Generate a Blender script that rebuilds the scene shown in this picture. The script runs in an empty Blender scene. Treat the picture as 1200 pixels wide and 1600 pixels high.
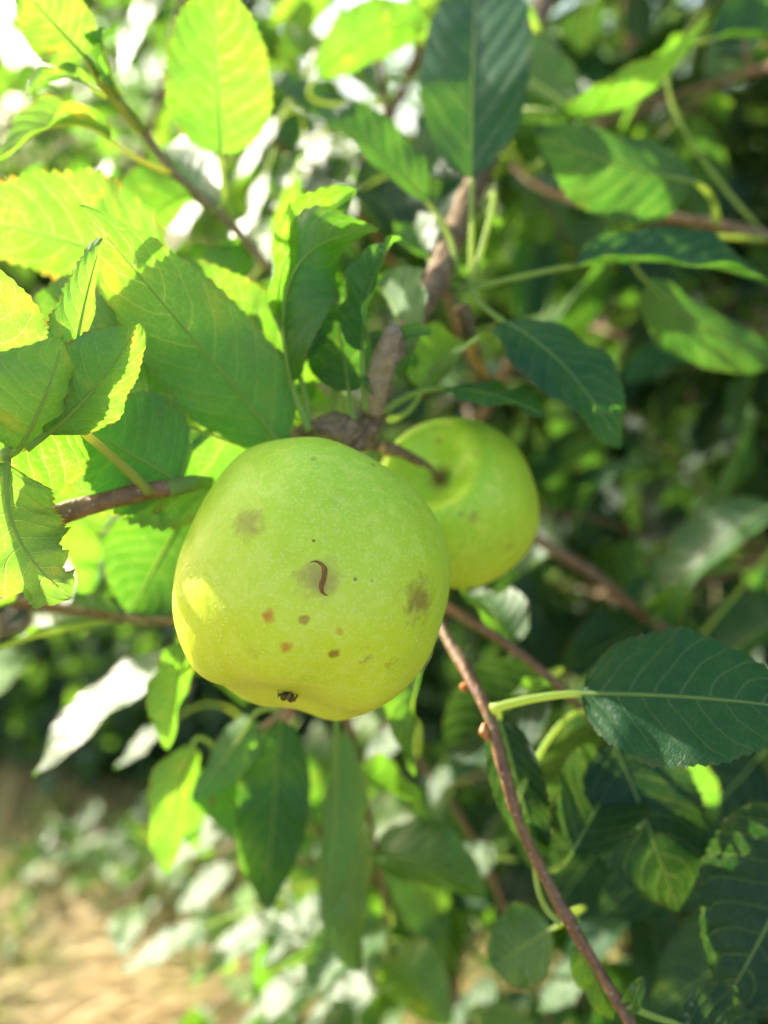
import bpy, math, random
import numpy as np
from mathutils import Vector, Matrix, noise
from mathutils.bvhtree import BVHTree

R = math.radians
scene = bpy.context.scene
col = scene.collection

# ------------------------------------------------------------------ camera
PITCH = R(18)
CAM = Vector((0, 0, 1.30))
cd = bpy.data.cameras.new('camera')
cam = bpy.data.objects.new('camera', cd)
col.objects.link(cam)
cam.location = CAM
cam.rotation_euler = (math.pi / 2 - PITCH, 0, 0)
cd.sensor_fit = 'VERTICAL'
cd.sensor_height = 32.0
cd.sensor_width = 24.0
cd.lens = 26.0
cd.clip_start = 0.01
cd.clip_end = 500
cd.dof.use_dof = True
cd.dof.focus_distance = 0.208
cd.dof.aperture_fstop = 4.7
cd.dof.aperture_blades = 0
scene.camera = cam

FWD = Vector((0, math.cos(PITCH), -math.sin(PITCH)))
RIGHT = Vector((1, 0, 0))
UP = Vector((0, math.sin(PITCH), math.cos(PITCH)))
FPX = 1300.0

def P(px, py, d):
    """point seen at photo position px,py at d metres in front of the camera"""
    return CAM + d * (FWD + (px - 600) / FPX * RIGHT + (800 - py) / FPX * UP)

def pt(q):
    return q if isinstance(q, Vector) else P(*q)

def V(x, y, z):
    """direction given as right, up, towards the viewer"""
    return (RIGHT * x + UP * y - FWD * z).normalized()

# ------------------------------------------------------------------ light
SUN_AZ = R(-50)      # from +Y towards -X
SUN_EL = R(21)
world = bpy.data.worlds.new('World')
scene.world = world
world.use_nodes = True
wn = world.node_tree.nodes
wl = world.node_tree.links
bg = wn['Background']
sky = wn.new('ShaderNodeTexSky')
sky.sky_type = 'NISHITA'
sky.sun_disc = False
sky.sun_elevation = SUN_EL
sky.sun_rotation = SUN_AZ
sky.dust_density = 3.0
sky.ozone_density = 0.3
wl.new(sky.outputs[0], bg.inputs[0])
bg.inputs[1].default_value = 0.15

sd = bpy.data.lights.new('sun', 'SUN')
sd.energy = 5.0
sd.angle = R(0.53)
sd.color = (1.0, 0.93, 0.80)
sun = bpy.data.objects.new('sun', sd)
col.objects.link(sun)
SUND = Vector((math.sin(SUN_AZ) * math.cos(SUN_EL), math.cos(SUN_AZ) * math.cos(SUN_EL), math.sin(SUN_EL)))
sun.rotation_euler = SUND.to_track_quat('Z', 'Y').to_euler()
sun.location = (-3, 3, 6)

scene.view_settings.view_transform = 'Standard'
scene.view_settings.look = 'None'
scene.view_settings.exposure = 1.68
scene.view_settings.gamma = 1
scene.cycles.use_denoising = True
scene.cycles.max_bounces = 10
scene.cycles.diffuse_bounces = 5
scene.cycles.transmission_bounces = 8
scene.cycles.sample_clamp_indirect = 8

# ------------------------------------------------------------------ node helpers
def new_mat(name):
    m = bpy.data.materials.new(name)
    m.use_nodes = True
    nt = m.node_tree
    nt.nodes.clear()
    return m, nt

class N:
    def __init__(s, nt): s.nt = nt
    def n(s, t, **kw):
        x = s.nt.nodes.new(t)
        for k, v in kw.items(): setattr(x, k, v)
        return x
    def put(s, sock, v):
        if hasattr(v, 'is_output') or isinstance(v, bpy.types.NodeSocket): s.nt.links.new(v, sock)
        else:
            if isinstance(v, (tuple, list)) and len(v) == 3 and sock.type == 'RGBA': v = (*v, 1)
            sock.default_value = v
    def m(s, op, a, b=0.0, c=0.0, clamp=False):
        x = s.n('ShaderNodeMath', operation=op, use_clamp=clamp)
        for i, v in enumerate((a, b, c)): s.put(x.inputs[i], v)
        return x.outputs[0]
    def vm(s, op, a, b=(0, 0, 0)):
        x = s.n('ShaderNodeVectorMath', operation=op)
        s.put(x.inputs[0], a); s.put(x.inputs[1], b)
        return x.outputs['Value'] if op in ('DISTANCE', 'LENGTH', 'DOT_PRODUCT') else x.outputs[0]
    def mix(s, f, a, b):
        x = s.n('ShaderNodeMix', data_type='RGBA')
        s.put(x.inputs[0], f); s.put(x.inputs[6], a); s.put(x.inputs[7], b)
        return x.outputs[2]
    def noise(s, vec, scale, detail=3, rough=.5, dist=0):
        x = s.n('ShaderNodeTexNoise')
        if vec is not None: s.put(x.inputs['Vector'], vec)
        x.inputs['Scale'].default_value = scale
        x.inputs['Detail'].default_value = detail
        x.inputs['Roughness'].default_value = rough
        x.inputs['Distortion'].default_value = dist
        return x.outputs[0]
    def ss(s, v, lo, hi, a=0.0, b=1.0):
        x = s.n('ShaderNodeMapRange', interpolation_type='SMOOTHSTEP')
        for i, q in enumerate((v, lo, hi, a, b)): s.put(x.inputs[i], q)
        return x.outputs[0]

# ------------------------------------------------------------------ leaf material
def leaf_material(name, top, under, trans, spots=0.5, yellow=0.25, tmix=0.5, rough=0.34, fine=True, spec=1.0):
    m, nt = new_mat(name)
    k = N(nt)
    uv = k.n('ShaderNodeTexCoord')
    sep = k.n('ShaderNodeSeparateXYZ')
    nt.links.new(uv.outputs['UV'], sep.inputs[0])
    info = k.n('ShaderNodeObjectInfo')
    rnd = info.outputs['Random']
    geo = k.n('ShaderNodeNewGeometry')
    u = k.m('SUBTRACT', sep.outputs[0], .5)
    a = k.m('MULTIPLY', k.m('ABSOLUTE', u), 2.0)
    sgn = k.m('GREATER_THAN', u, 0.0)
    v = sep.outputs[1]
    # side veins: leave the midrib at a slant and bend towards the tip
    s_ = k.m('SUBTRACT', k.m('MULTIPLY', v, 8.5), k.m('MULTIPLY', k.m('POWER', a, 1.45), 2.1))
    wob = k.noise(uv.outputs['UV'], 4.0, 2)
    s_ = k.m('ADD', k.m('ADD', s_, k.m('MULTIPLY', sgn, .45)), k.m('MULTIPLY', wob, .5))
    fr = k.m('ABSOLUTE', k.m('SUBTRACT', k.m('FRACT', s_), .5))
    side = k.ss(k.m('SUBTRACT', .5, fr), 0.0, 0.055, 1.0, 0.0)
    side = k.m('MULTIPLY', side, k.ss(a, .75, 1.0, 1.0, 0.25))
    mid = k.ss(a, 0.008, 0.045, 1.0, 0.0)
    vein = k.m('MAXIMUM', side, mid)
    co = k.n('ShaderNodeMapping')
    nt.links.new(uv.outputs['UV'], co.inputs[0])
    co.inputs['Scale'].default_value = (1.0, 1.9, 1.0)
    loc = k.n('ShaderNodeCombineXYZ')
    k.put(loc.inputs[2], k.m('MULTIPLY', rnd, 37.0))
    pos = k.vm('ADD', co.outputs[0], loc.outputs[0])
    net = None
    if fine:
        vo = k.n('ShaderNodeTexVoronoi', feature='DISTANCE_TO_EDGE')
        k.put(vo.inputs['Vector'], pos)
        vo.inputs['Scale'].default_value = 17.0
        net = k.ss(vo.outputs[0], 0.0, 0.09, 1.0, 0.0)
        vo2 = k.n('ShaderNodeTexVoronoi', feature='DISTANCE_TO_EDGE')
        k.put(vo2.inputs['Vector'], pos)
        vo2.inputs['Scale'].default_value = 48.0
        net = k.m('MAXIMUM', net, k.m('MULTIPLY', k.ss(vo2.outputs[0], 0.0, 0.1, 1.0, 0.0), .45))
    big = k.noise(pos, 2.2, 3)
    spt = k.noise(pos, 9.0, 4, .6)
    tiny = k.noise(pos, 60.0, 2)
    lift = k.m('MULTIPLY', k.m('SUBTRACT', big, .5), 1.2)
    hue = k.m('ADD', k.m('MULTIPLY', rnd, .5), lift, clamp=True)
    topc = k.mix(hue, tuple(c * .75 for c in top), (top[0] * 1.5, top[1] * 1.25, top[2] * .9))
    topc = k.mix(k.m('MULTIPLY', k.ss(spt, .45, .7), .25), topc, (top[0] * 2.2 + .01, top[1] * 1.5, top[2] * 1.2))
    topc = k.mix(k.m('MULTIPLY', vein, .32), topc, (0.20, 0.32, 0.10))
    undc = k.mix(k.m('MULTIPLY', vein, .42), under, (0.30, 0.40, 0.17))
    undc = k.mix(k.m('MULTIPLY', big, .35), undc, tuple(c * .7 for c in under))
    trc = k.mix(hue, (trans[0] * .75, trans[1] * .9, trans[2]), (min(1, trans[0] * 1.3), trans[1], trans[2]))
    trc = k.mix(k.m('MULTIPLY', k.ss(big, .58, .8), yellow), trc, (0.85, 0.62, 0.03))
    if net is not None:
        trc = k.mix(k.m('MULTIPLY', k.m('MULTIPLY', net, k.ss(spt, .3, .6)), .30), trc, (0.72, 0.88, 0.22))
        undc = k.mix(k.m('MULTIPLY', net, .10), undc, (0.32, 0.42, 0.18))
    trc = k.mix(k.m('MULTIPLY', vein, .5), trc, (0.70, 0.80, 0.20))
    # rusty spots and scorched bits
    sp = k.m('MULTIPLY', k.ss(spt, .70 - .05 * spots, .76, 0, 1), spots, clamp=True)
    edge = k.m('MULTIPLY', k.ss(k.m('ADD', a, k.m('MULTIPLY', spt, .5)), 1.16, 1.34), k.m('MULTIPLY', spots, .9), clamp=True)
    sp = k.m('MAXIMUM', sp, edge)
    brown = (0.28, 0.13, 0.035)
    topc = k.mix(sp, topc, brown)
    undc = k.mix(sp, undc, brown)
    trc = k.mix(sp, trc, (0.45, 0.20, 0.03))
    bf = geo.outputs['Backfacing']
    refl = k.mix(bf, topc, undc)
    # relief
    h = k.m('ADD', k.m('MULTIPLY', vein, -.8), k.m('MULTIPLY', k.m('COSINE', k.m('MULTIPLY', s_, 6.2832)), -.35))
    h = k.m('ADD', h, k.m('MULTIPLY', tiny, .1))
    if net is not None: h = k.m('SUBTRACT', h, k.m('MULTIPLY', net, .22))
    bp = k.n('ShaderNodeBump')
    bp.inputs['Strength'].default_value = .5
    bp.inputs['Distance'].default_value = .0006
    k.put(bp.inputs['Height'], h)
    pr = k.n('ShaderNodeBsdfPrincipled')
    k.put(pr.inputs['Base Color'], refl)
    k.put(pr.inputs['Roughness'], k.m('ADD', k.m('MULTIPLY', bf, .3), k.m('ADD', rough, k.m('MULTIPLY', big, .1))))
    pr.inputs['IOR'].default_value = 1.45
    k.put(pr.inputs['Specular IOR Level'], k.m('SUBTRACT', spec, k.m('MULTIPLY', bf, spec * .75)))
    k.put(pr.inputs['Normal'], bp.outputs[0])
    tr = k.n('ShaderNodeBsdfTranslucent')
    k.put(tr.inputs[0], trc)
    k.put(tr.inputs['Normal'], bp.outputs[0])
    mx = k.n('ShaderNodeMixShader')
    mx.inputs[0].default_value = tmix
    nt.links.new(pr.outputs[0], mx.inputs[1])
    nt.links.new(tr.outputs[0], mx.inputs[2])
    out = k.n('ShaderNodeOutputMaterial')
    nt.links.new(mx.outputs[0], out.inputs[0])
    return m

TOP = (0.034, 0.125, 0.032)
UND = (0.150, 0.260, 0.110)
TRA = (0.17, 0.47, 0.008)
M_LEAF = leaf_material('leaf_green', TOP, UND, TRA)
M_YOUNG = leaf_material('leaf_young', (0.09, 0.21, 0.035), (0.18, 0.31, 0.10), (0.20, 0.48, 0.010), spots=.7, yellow=.6)
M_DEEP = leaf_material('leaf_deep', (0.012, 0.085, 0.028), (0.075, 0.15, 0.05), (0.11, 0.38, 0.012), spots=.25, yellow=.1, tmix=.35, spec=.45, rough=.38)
M_WORN = leaf_material('leaf_worn', (0.08, 0.19, 0.045), (0.19, 0.31, 0.11), (0.25, 0.52, 0.020), spots=1.0, yellow=.8)
M_SHADED = leaf_material('leaf_shaded', (0.008, 0.048, 0.018), (0.03, 0.075, 0.025), (0.05, 0.18, 0.008), spots=.15, yellow=.1, tmix=.25, rough=.42, spec=.35)  # darker leaf copy: canopy shade put into its colour and translucency
M_FAR = leaf_material('leaf_far', (0.035, 0.095, 0.03), (0.08, 0.15, 0.06), (0.22, 0.46, 0.015), spots=.2, tmix=.38, fine=False)

def simple_mat(name, c, rough=.6, spec=.5, sss=0, c2=None, scale=200, bump=0.0, bdist=.0003, stretch=None, trans=None, dots=0):
    m, nt = new_mat(name)
    k = N(nt)
    tc = k.n('ShaderNodeTexCoord')
    vec = tc.outputs['Object']
    if stretch:
        mp = k.n('ShaderNodeMapping'); mp.inputs['Scale'].default_value = stretch
        nt.links.new(vec, mp.inputs[0]); vec = mp.outputs[0]
    f = k.noise(vec, scale, 5, .6)
    pr = k.n('ShaderNodeBsdfPrincipled')
    cm = k.mix(k.ss(f, .3, .7), c, c2 or tuple(x * .7 for x in c))
    if dots:
        vo = k.n('ShaderNodeTexVoronoi'); k.put(vo.inputs['Vector'], vec); vo.inputs['Scale'].default_value = dots
        cm = k.mix(k.ss(vo.outputs['Distance'], .12, .22, .8, 0), cm, (.55, .42, .28))
        big = k.noise(vec, 45, 3)
        cm = k.mix(k.ss(big, .5, .65, 0, .6), cm, (.24, .20, .10))
    k.put(pr.inputs['Base Color'], cm)
    pr.inputs['Roughness'].default_value = rough
    pr.inputs['Specular IOR Level'].default_value = spec
    if sss:
        pr.inputs['Subsurface Weight'].default_value = sss
        pr.inputs['Subsurface Radius'].default_value = (.6, 1, .15)
        pr.inputs['Subsurface Scale'].default_value = .002
    if bump:
        b = k.n('ShaderNodeBump'); b.inputs['Strength'].default_value = bump; b.inputs['Distance'].default_value = bdist
        k.put(b.inputs['Height'], f); k.put(pr.inputs['Normal'], b.outputs[0])
    out = k.n('ShaderNodeOutputMaterial')
    if trans:
        t = k.n('ShaderNodeBsdfTranslucent'); k.put(t.inputs[0], trans)
        mx = k.n('ShaderNodeMixShader'); mx.inputs[0].default_value = .5
        nt.links.new(pr.outputs[0], mx.inputs[1]); nt.links.new(t.outputs[0], mx.inputs[2])
        nt.links.new(mx.outputs[0], out.inputs[0])
    else: nt.links.new(pr.outputs[0], out.inputs[0])
    return m

M_STALK = simple_mat('leaf_stalk_green', (0.30, 0.44, 0.13), .5, .4, 0, c2=(0.24, 0.38, 0.10), scale=150, trans=(.75, .85, .25))
M_STALKY = simple_mat('leaf_stalk_yellow', (0.40, 0.42, 0.13), .5, .4, 0, c2=(0.40, 0.42, 0.12), scale=150, trans=(.7, .72, .2))
M_BARK = simple_mat('bark_grey_brown', (0.30, 0.20, 0.11), .75, .3, c2=(0.12, 0.07, 0.035), scale=260, bump=.9, bdist=.0009)
M_RED = simple_mat('bark_red_brown', (0.27, 0.135, 0.065), .5, .5, c2=(0.13, 0.06, 0.03), scale=320, bump=.9, bdist=.0008, dots=420)
M_PALEBARK = simple_mat('bark_young_pale', (0.42, 0.29, 0.20), .6, .4, c2=(0.22, 0.15, 0.09), scale=300, bump=.7, bdist=.0006, dots=500)
M_BUD = simple_mat('bud_orange', (0.55, 0.22, 0.05), .5, .4, c2=(0.35, 0.12, 0.03), scale=500)
M_OLDBARK = simple_mat('bark_trunk', (0.14, 0.105, 0.08), .9, .2, c2=(0.055, 0.04, 0.032), scale=30, bump=1, bdist=.01, stretch=(1, 1, .3))

# ------------------------------------------------------------------ object helpers
def tag(o, label=None, cat=None, group=None, kind=None):
    if label: o['label'] = label
    if cat: o['category'] = cat
    if group: o['group'] = group
    if kind: o['kind'] = kind
    return o

def empty(name, loc, label, cat, group=None):
    o = bpy.data.objects.new(name, None)
    o.empty_display_size = .01
    col.objects.link(o)
    o.location = loc
    return tag(o, label, cat, group)

def mesh_obj(name, verts, faces, mat, parent=None, loc=(0, 0, 0), uvs=None, smooth=True):
    me = bpy.data.meshes.new(name)
    me.from_pydata([tuple(v) for v in verts], [], faces)
    for mm in (mat if isinstance(mat, (list, tuple)) else [mat]): me.materials.append(mm)
    if uvs is not None:
        lay = me.uv_layers.new(name='UVMap')
        idx = np.zeros(len(me.loops), dtype=np.int32)
        me.loops.foreach_get('vertex_index', idx)
        lay.data.foreach_set('uv', np.asarray(uvs, dtype=np.float32)[idx].ravel())
    if smooth: me.polygons.foreach_set('use_smooth', [True] * len(me.polygons))
    me.update()
    o = bpy.data.objects.new(name, me)
    col.objects.link(o)
    o.location = loc
    if parent: o.parent = parent
    return o

def nrm(a): return a / (np.linalg.norm(a) + 1e-12)

def bez(pts, t):
    pts = [np.array(p, float) for p in pts]
    while len(pts) > 1: pts = [pts[i] * (1 - t) + pts[i + 1] * t for i in range(len(pts) - 1)]
    return pts[0]

def catmull(pts, per=8):
    pts = [np.array(p, float) for p in pts]
    out = []
    for i in range(len(pts) - 1):
        p0 = pts[i - 1] if i else 2 * pts[0] - pts[1]
        p1, p2 = pts[i], pts[i + 1]
        p3 = pts[i + 2] if i + 2 < len(pts) else 2 * pts[-1] - pts[-2]
        for j in range(per):
            t = j / per
            out.append(.5 * ((2 * p1) + (-p0 + p2) * t + (2 * p0 - 5 * p1 + 4 * p2 - p3) * t * t + (-p0 + 3 * p1 - 3 * p2 + p3) * t ** 3))
    out.append(pts[-1])
    return np.array(out)

def tube(pts, radii, sides=10, rough=0.0, seed=0, cap=True):
    pts = np.array(pts, float)
    n = len(pts)
    radii = np.interp(np.linspace(0, 1, n), np.linspace(0, 1, len(radii)), radii)
    tan = np.gradient(pts, axis=0)
    ref = np.array([0.3, 0.2, 1.0])
    V_, F_ = [], []
    rg = np.random.RandomState(seed)
    side = None
    for i in range(n):
        t = nrm(tan[i])
        side = nrm(np.cross(t, ref)) if side is None else nrm(side - t * np.dot(side, t))
        b = np.cross(t, side)
        for k in range(sides):
            a = 2 * math.pi * k / sides
            r = radii[i]
            if rough:
                q = pts[i] * 130 + np.array([math.cos(a), math.sin(a), seed]) * 1.1
                r *= 1 + rough * (noise.noise(Vector(q)) + .5 * noise.noise(Vector(q * 2.7)))
            V_.append(pts[i] + (side * math.cos(a) + b * math.sin(a)) * r)
    for i in range(n - 1):
        for k in range(sides):
            k2 = (k + 1) % sides
            F_.append((i * sides + k, i * sides + k2, (i + 1) * sides + k2, (i + 1) * sides + k))
    if cap:
        F_.append(tuple(range(sides))[::-1])
        F_.append(tuple((n - 1) * sides + k for k in range(sides)))
    return V_, F_

def branch(name, pts, radii, mat, parent, rough=.12, sides=14, per=10, seed=1):
    c = catmull(pts, per)
    c = c - np.array(parent.location)
    v, f = tube(c, radii, sides, rough, seed)
    return mesh_obj(name, v, f, mat, parent)

def profile(t, a=.55, b=.8):
    pk = a / (a + b)
    return (t / pk) ** a * ((1 - t) / (1 - pk)) ** b

def blade(ctrl, width, nrmv, fold=.35, curl=.3, wave=.0015, twist=0.0, seed=0, rows=61, cols=13, teeth=22, tooth=.05, bites=()):
    """a leaf blade along a bezier midrib; nrmv is where its upper face looks"""
    rg = random.Random(seed)
    ctrl = [np.array(c, float) for c in ctrl]
    nv = np.array(nrmv, float)
    length = sum(np.linalg.norm(bez(ctrl, (i + 1) / 20) - bez(ctrl, i / 20)) for i in range(20))
    ph1, ph2 = rg.uniform(0, 6), rg.uniform(0, 6)
    asy = rg.uniform(-.07, .07)
    verts, uvs, faces, mids = [], [], [], []
    for i in range(rows):
        t = i / (rows - 1)
        te = min(max(t, 1e-4), 1 - 1e-4)
        c = bez(ctrl, t)
        tg = nrm(bez(ctrl, min(1, t + .01)) - bez(ctrl, max(0, t - .01)))
        side = nrm(np.cross(tg, nv))
        up = np.cross(side, tg)
        if twist:
            q = twist * (t - .3)
            side, up = side * math.cos(q) + up * math.sin(q), up * math.cos(q) - side * math.sin(q)
        mids.append((c, up))
        hw = width * .5 * profile(te)
        s = (t * teeth) % 1.0
        for j in range(cols):
            u = j / (cols - 1) * 2 - 1
            au = abs(u)
            w = hw * (1 + asy * (1 if u > 0 else -1))
            if j in (0, cols - 1) and 0.03 < t < .985:
                w += width * tooth * (s - .3) * min(1, hw / (width * .25))
            for (bt, bs, br) in bites:
                if (u > 0) == (bs > 0):
                    d = abs(t - bt) / br
                    if d < 1 and au > .3: w *= 1 - .45 * (1 - d * d) * (au - .3) / .7
            ang = fold + curl * (au - .3)
            x = w * u
            z = abs(x) * math.tan(min(1.2, ang * .9)) if False else abs(x) * math.sin(ang)
            x *= math.cos(ang)
            z += wave * math.sin(t * 11 + ph1 + (0 if u > 0 else 1.7)) * au * au * min(1, t * 4)
            z += wave * .5 * math.sin(t * 23 + ph2) * au
            sv = t * 8.5 - 2.1 * au ** 1.45 + (.45 if u > 0 else 0)
            z += -.00038 * (width / .04) * math.cos(2 * math.pi * sv) * math.sin(math.pi * min(1, au * 1.1))
            verts.append(c + side * x + up * z)
            uvs.append((.5 + u * .5, t))
    for i in range(rows - 1):
        for j in range(cols - 1):
            a = i * cols + j
            faces.append((a, a + 1, a + cols + 1, a + cols))
    return verts, uvs, faces, mids

def orient_up(verts, faces, nv):
    """make the faces look along nv on average"""
    vs = np.array(verts); f = faces[len(faces) // 2]
    n = np.cross(vs[f[1]] - vs[f[0]], vs[f[2]] - vs[f[0]])
    if np.dot(n, np.array(nv)) < 0: return [x[::-1] for x in faces]
    return faces

_leafseed = [100]
def leaf(parent, base, tip, width, face, node=None, mid=None, bulge=.12, fold=.3, curl=.25, wave=.0015, twist=0.0,
         mat=None, label=None, stalk=None, sr=.0008, nodemid=None, bites=(), rows=61, cols=13, tooth=.032):
    """hero leaf: base/tip/node/mid are (px, py, depth); width in metres; face = V(...) of the upper surface"""
    _leafseed[0] += 1
    B, T = pt(base), pt(tip)
    if face == 'H':   # turned so that it mirrors the sun
        cc_ = (B + T) / 2
        nv = (SUND + (CAM - cc_).normalized()).normalized()
        e_ = T - B
        T = B + (e_ - nv * e_.dot(nv)).normalized() * e_.length
    else: nv = V(*face)
    L = (T - B).length
    if mid: Mp = pt(mid)
    else: Mp = (B + T) / 2 + nv * bulge * L * 2
    v, uv, f, mids = blade([B - B, Mp - B, T - B], width, nv, fold, curl, wave, twist, _leafseed[0], rows, cols, bites=bites, tooth=tooth)
    f = orient_up(v, f, nv)
    pl = Vector(parent.location)
    o = mesh_obj('leaf', v, f, mat or M_LEAF, parent, B - pl, uv)
    if label: o['label'] = label
    pts = []
    rr = []
    if node:
        Nd = pt(node) - B
        dirb = (Mp - B).normalized()
        c2 = (P(*nodemid) - B) if nodemid else (-dirb * Nd.length * .5)
        for i in range(12):
            pts.append(bez([Nd, c2, (0, 0, 0)], i / 12))
            rr.append(sr * (1.45 - .45 * i / 12) * (1.25 if i == 0 else 1))
    for i in range(0, int((rows - 1) * .93), 2):
        c, up = mids[i]
        r = sr * (1 - i / rows) * .75 + .00006
        pts.append(c - up * (r * .35))
        rr.append(r)
    sv, sf = tube(pts, rr, 8)
    mesh_obj('leaf_stalk', sv, sf, stalk or M_STALK, o)
    return o

# ------------------------------------------------------------------ apples
def apple_verts(r, squash=.97, lobes=.02, lean=(0, 0), nu=144, nv=110, seed=3, topdip=.33, botdip=.13):
    vs, fs = [], []
    for i in range(nv + 1):
        ph = math.pi * i / nv
        for j in range(nu):
            th = 2 * math.pi * j / nu
            rr = math.sin(ph)
            z = math.cos(ph)
            # shoulders wider than the calyx end
            rr *= 1.0 - .015 * z
            rr = max(rr, 0) ** .72
            z = math.copysign(abs(z) ** .95, z)
            z -= topdip * math.exp(-(ph / .36) ** 2)
            q = (math.pi - ph)
            z += botdip * math.exp(-(q / .30) ** 2)
            lb = lobes * math.cos(5 * th + 1.1)
            z -= lb * 1.1 * math.exp(-((q - .55) / .3) ** 2)
            rr *= 1 + lb * max(0, -z) * 1.2
            z += lb * .5 * math.exp(-((ph - .6) / .35) ** 2)
            x = rr * math.cos(th); y = rr * math.sin(th)
            # one shoulder stands higher
            z += lean[0] * x * max(0, z) + lean[1] * y * max(0, z)
            p = Vector((x, y, z * squash))
            nz = noise.noise(p * 1.3 + Vector((seed, 0, 0))) * .022 + noise.noise(p * 3.1 + Vector((0, seed, 0))) * .010
            p *= 1 + nz
            vs.append(p * r)
    for i in range(nv):
        for j in range(nu):
            a = i * nu + j; b = i * nu + (j + 1) % nu
            fs.append((a, a + nu, b + nu, b))
    return vs, fs

def apple_material(name, r, marks, tint=0.0):
    """marks: (object-space point, radius, colour, strength, softness, warp)"""
    m, nt = new_mat(name)
    k = N(nt)
    tc = k.n('ShaderNodeTexCoord')
    ob = tc.outputs['Object']
    s = k.n('ShaderNodeSeparateXYZ'); nt.links.new(ob, s.inputs[0])
    zz = k.m('DIVIDE', s.outputs[2], r)
    blotch = k.noise(ob, 28, 4, .55)
    fine = k.noise(ob, 260, 3, .6)
    f = k.m('ADD', k.ss(zz, -1.0, .9), k.m('MULTIPLY', k.m('SUBTRACT', blotch, .5), .7), clamp=True)
    c = k.mix(f, (0.68, 0.76, 0.035), (0.46, 0.71, 0.04))
    c = k.mix(k.m('MULTIPLY', k.ss(fine, .42, .7), .5), c, (0.74, 0.82, 0.12))
    c = k.mix(k.ss(k.noise(ob, 60, 5, .7), .5, .75, 0, .35), c, (0.40, 0.50, 0.03))
    vo3 = k.n('ShaderNodeTexVoronoi'); nt.links.new(ob, vo3.inputs['Vector'])
    vo3.inputs['Scale'].default_value = 900
    c = k.mix(k.m('MULTIPLY', k.ss(vo3.outputs['Distance'], .1, .45, 1, 0), .4), c, (0.80, 0.87, 0.22))
    # lenticels
    vo = k.n('ShaderNodeTexVoronoi'); nt.links.new(ob, vo.inputs['Vector'])
    vo.inputs['Scale'].default_value = 420
    ln = k.m('MULTIPLY', k.ss(vo.outputs['Distance'], .06, .26, .75, 0), k.ss(k.noise(ob, 90, 2), .45, .6))
    c = k.mix(k.m('MULTIPLY', ln, .55), c, (0.74, 0.80, 0.38))
    vo2 = k.n('ShaderNodeTexVoronoi'); nt.links.new(ob, vo2.inputs['Vector'])
    vo2.inputs['Scale'].default_value = 120
    ln2 = k.m('MULTIPLY', k.ss(vo2.outputs['Distance'], .03, .06, 1, 0), .4)
    c = k.mix(ln2, c, (0.24, 0.24, 0.05))
    # russet in the stem cavity
    rad = k.m('SQRT', k.m('ADD', k.m('MULTIPLY', s.outputs[0], s.outputs[0]), k.m('MULTIPLY', s.outputs[1], s.outputs[1])))
    cav = k.m('MULTIPLY', k.ss(k.m('ADD', k.m('DIVIDE', rad, r), k.m('MULTIPLY', k.noise(ob, 120, 4), .2)), .12, .34, 1, 0), k.m('GREATER_THAN', zz, 0.0))
    c = k.mix(k.m('MULTIPLY', cav, .9), c, (0.14, 0.075, 0.02))
    warp = k.n('ShaderNodeTexNoise'); nt.links.new(ob, warp.inputs['Vector']); warp.inputs['Scale'].default_value = 300
    warp.inputs['Detail'].default_value = 3
    wv = k.vm('SUBTRACT', warp.outputs['Color'], (.5, .5, .5))
    for (pt, rad_, cc, st, soft, wp) in marks:
        sc = k.n('ShaderNodeVectorMath', operation='SCALE')
        k.put(sc.inputs[0], wv); sc.inputs['Scale'].default_value = wp
        q = k.vm('ADD', ob, sc.outputs[0])
        d = k.vm('DISTANCE', q, tuple(pt))
        c = k.mix(k.ss(d, rad_ * (1 - soft), rad_, st, 0), c, cc)
    pr = k.n('ShaderNodeBsdfPrincipled')
    k.put(pr.inputs['Base Color'], c)
    k.put(pr.inputs['Roughness'], k.m('ADD', .36, k.m('MULTIPLY', blotch, .16)))
    pr.inputs['Specular IOR Level'].default_value = .4
    pr.inputs['Subsurface Weight'].default_value = .35
    pr.inputs['Subsurface Radius'].default_value = (.9, 1.0, .2)
    pr.inputs['Subsurface Scale'].default_value = .005
    b = k.n('ShaderNodeBump'); b.inputs['Strength'].default_value = .5; b.inputs['Distance'].default_value = .0005
    k.put(b.inputs['Height'], k.m('ADD', fine, k.m('MULTIPLY', ln, .8)))
    k.put(pr.inputs['Normal'], b.outputs[0])
    out = k.n('ShaderNodeOutputMaterial'); nt.links.new(pr.outputs[0], out.inputs[0])
    return m

def make_apple(centre, r, axis, roll, label, spots, seed, squash=.97, lean=(0, 0), lobes=.02, topdip=.33):
    q = axis.to_track_quat('Z', 'Y') @ Matrix.Rotation(roll, 3, 'Z').to_quaternion()
    lf = q.inverted() @ V(-1, 0, 0)
    lean = (lf.x * lean[0], lf.y * lean[0])
    root = empty('apple', centre, label, 'apple', 'green apples hanging from the spur')
    vs, fs = apple_verts(r, squash, lobes, lean, seed=seed, topdip=topdip)
    q = axis.to_track_quat('Z', 'Y') @ Matrix.Rotation(roll, 3, 'Z').to_quaternion()
    body = mesh_obj('flesh', vs, fs, M_STALK, root)
    root.rotation_mode = 'QUATERNION'
    root.rotation_quaternion = q
    M = Matrix.Translation(centre) @ q.to_matrix().to_4x4()
    Mi = M.inverted()
    bvh = BVHTree.FromPolygons([Vector(v) for v in vs], fs)
    def hit(px, py):
        o = Mi @ CAM
        d = (Mi.to_3x3() @ (P(px, py, 1) - CAM)).normalized()
        h = bvh.ray_cast(o, d)
        return h[0], h[1]
    marks = []
    for (px, py, rad_, cc, st, soft, wp) in spots:
        h, _ = hit(px, py)
        if h is not None: marks.append((h, rad_, cc, st, soft, wp))
    body.data.materials[0] = apple_material('apple_skin', r, marks)
    body.name = 'flesh'
    return root, body, hit

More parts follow.
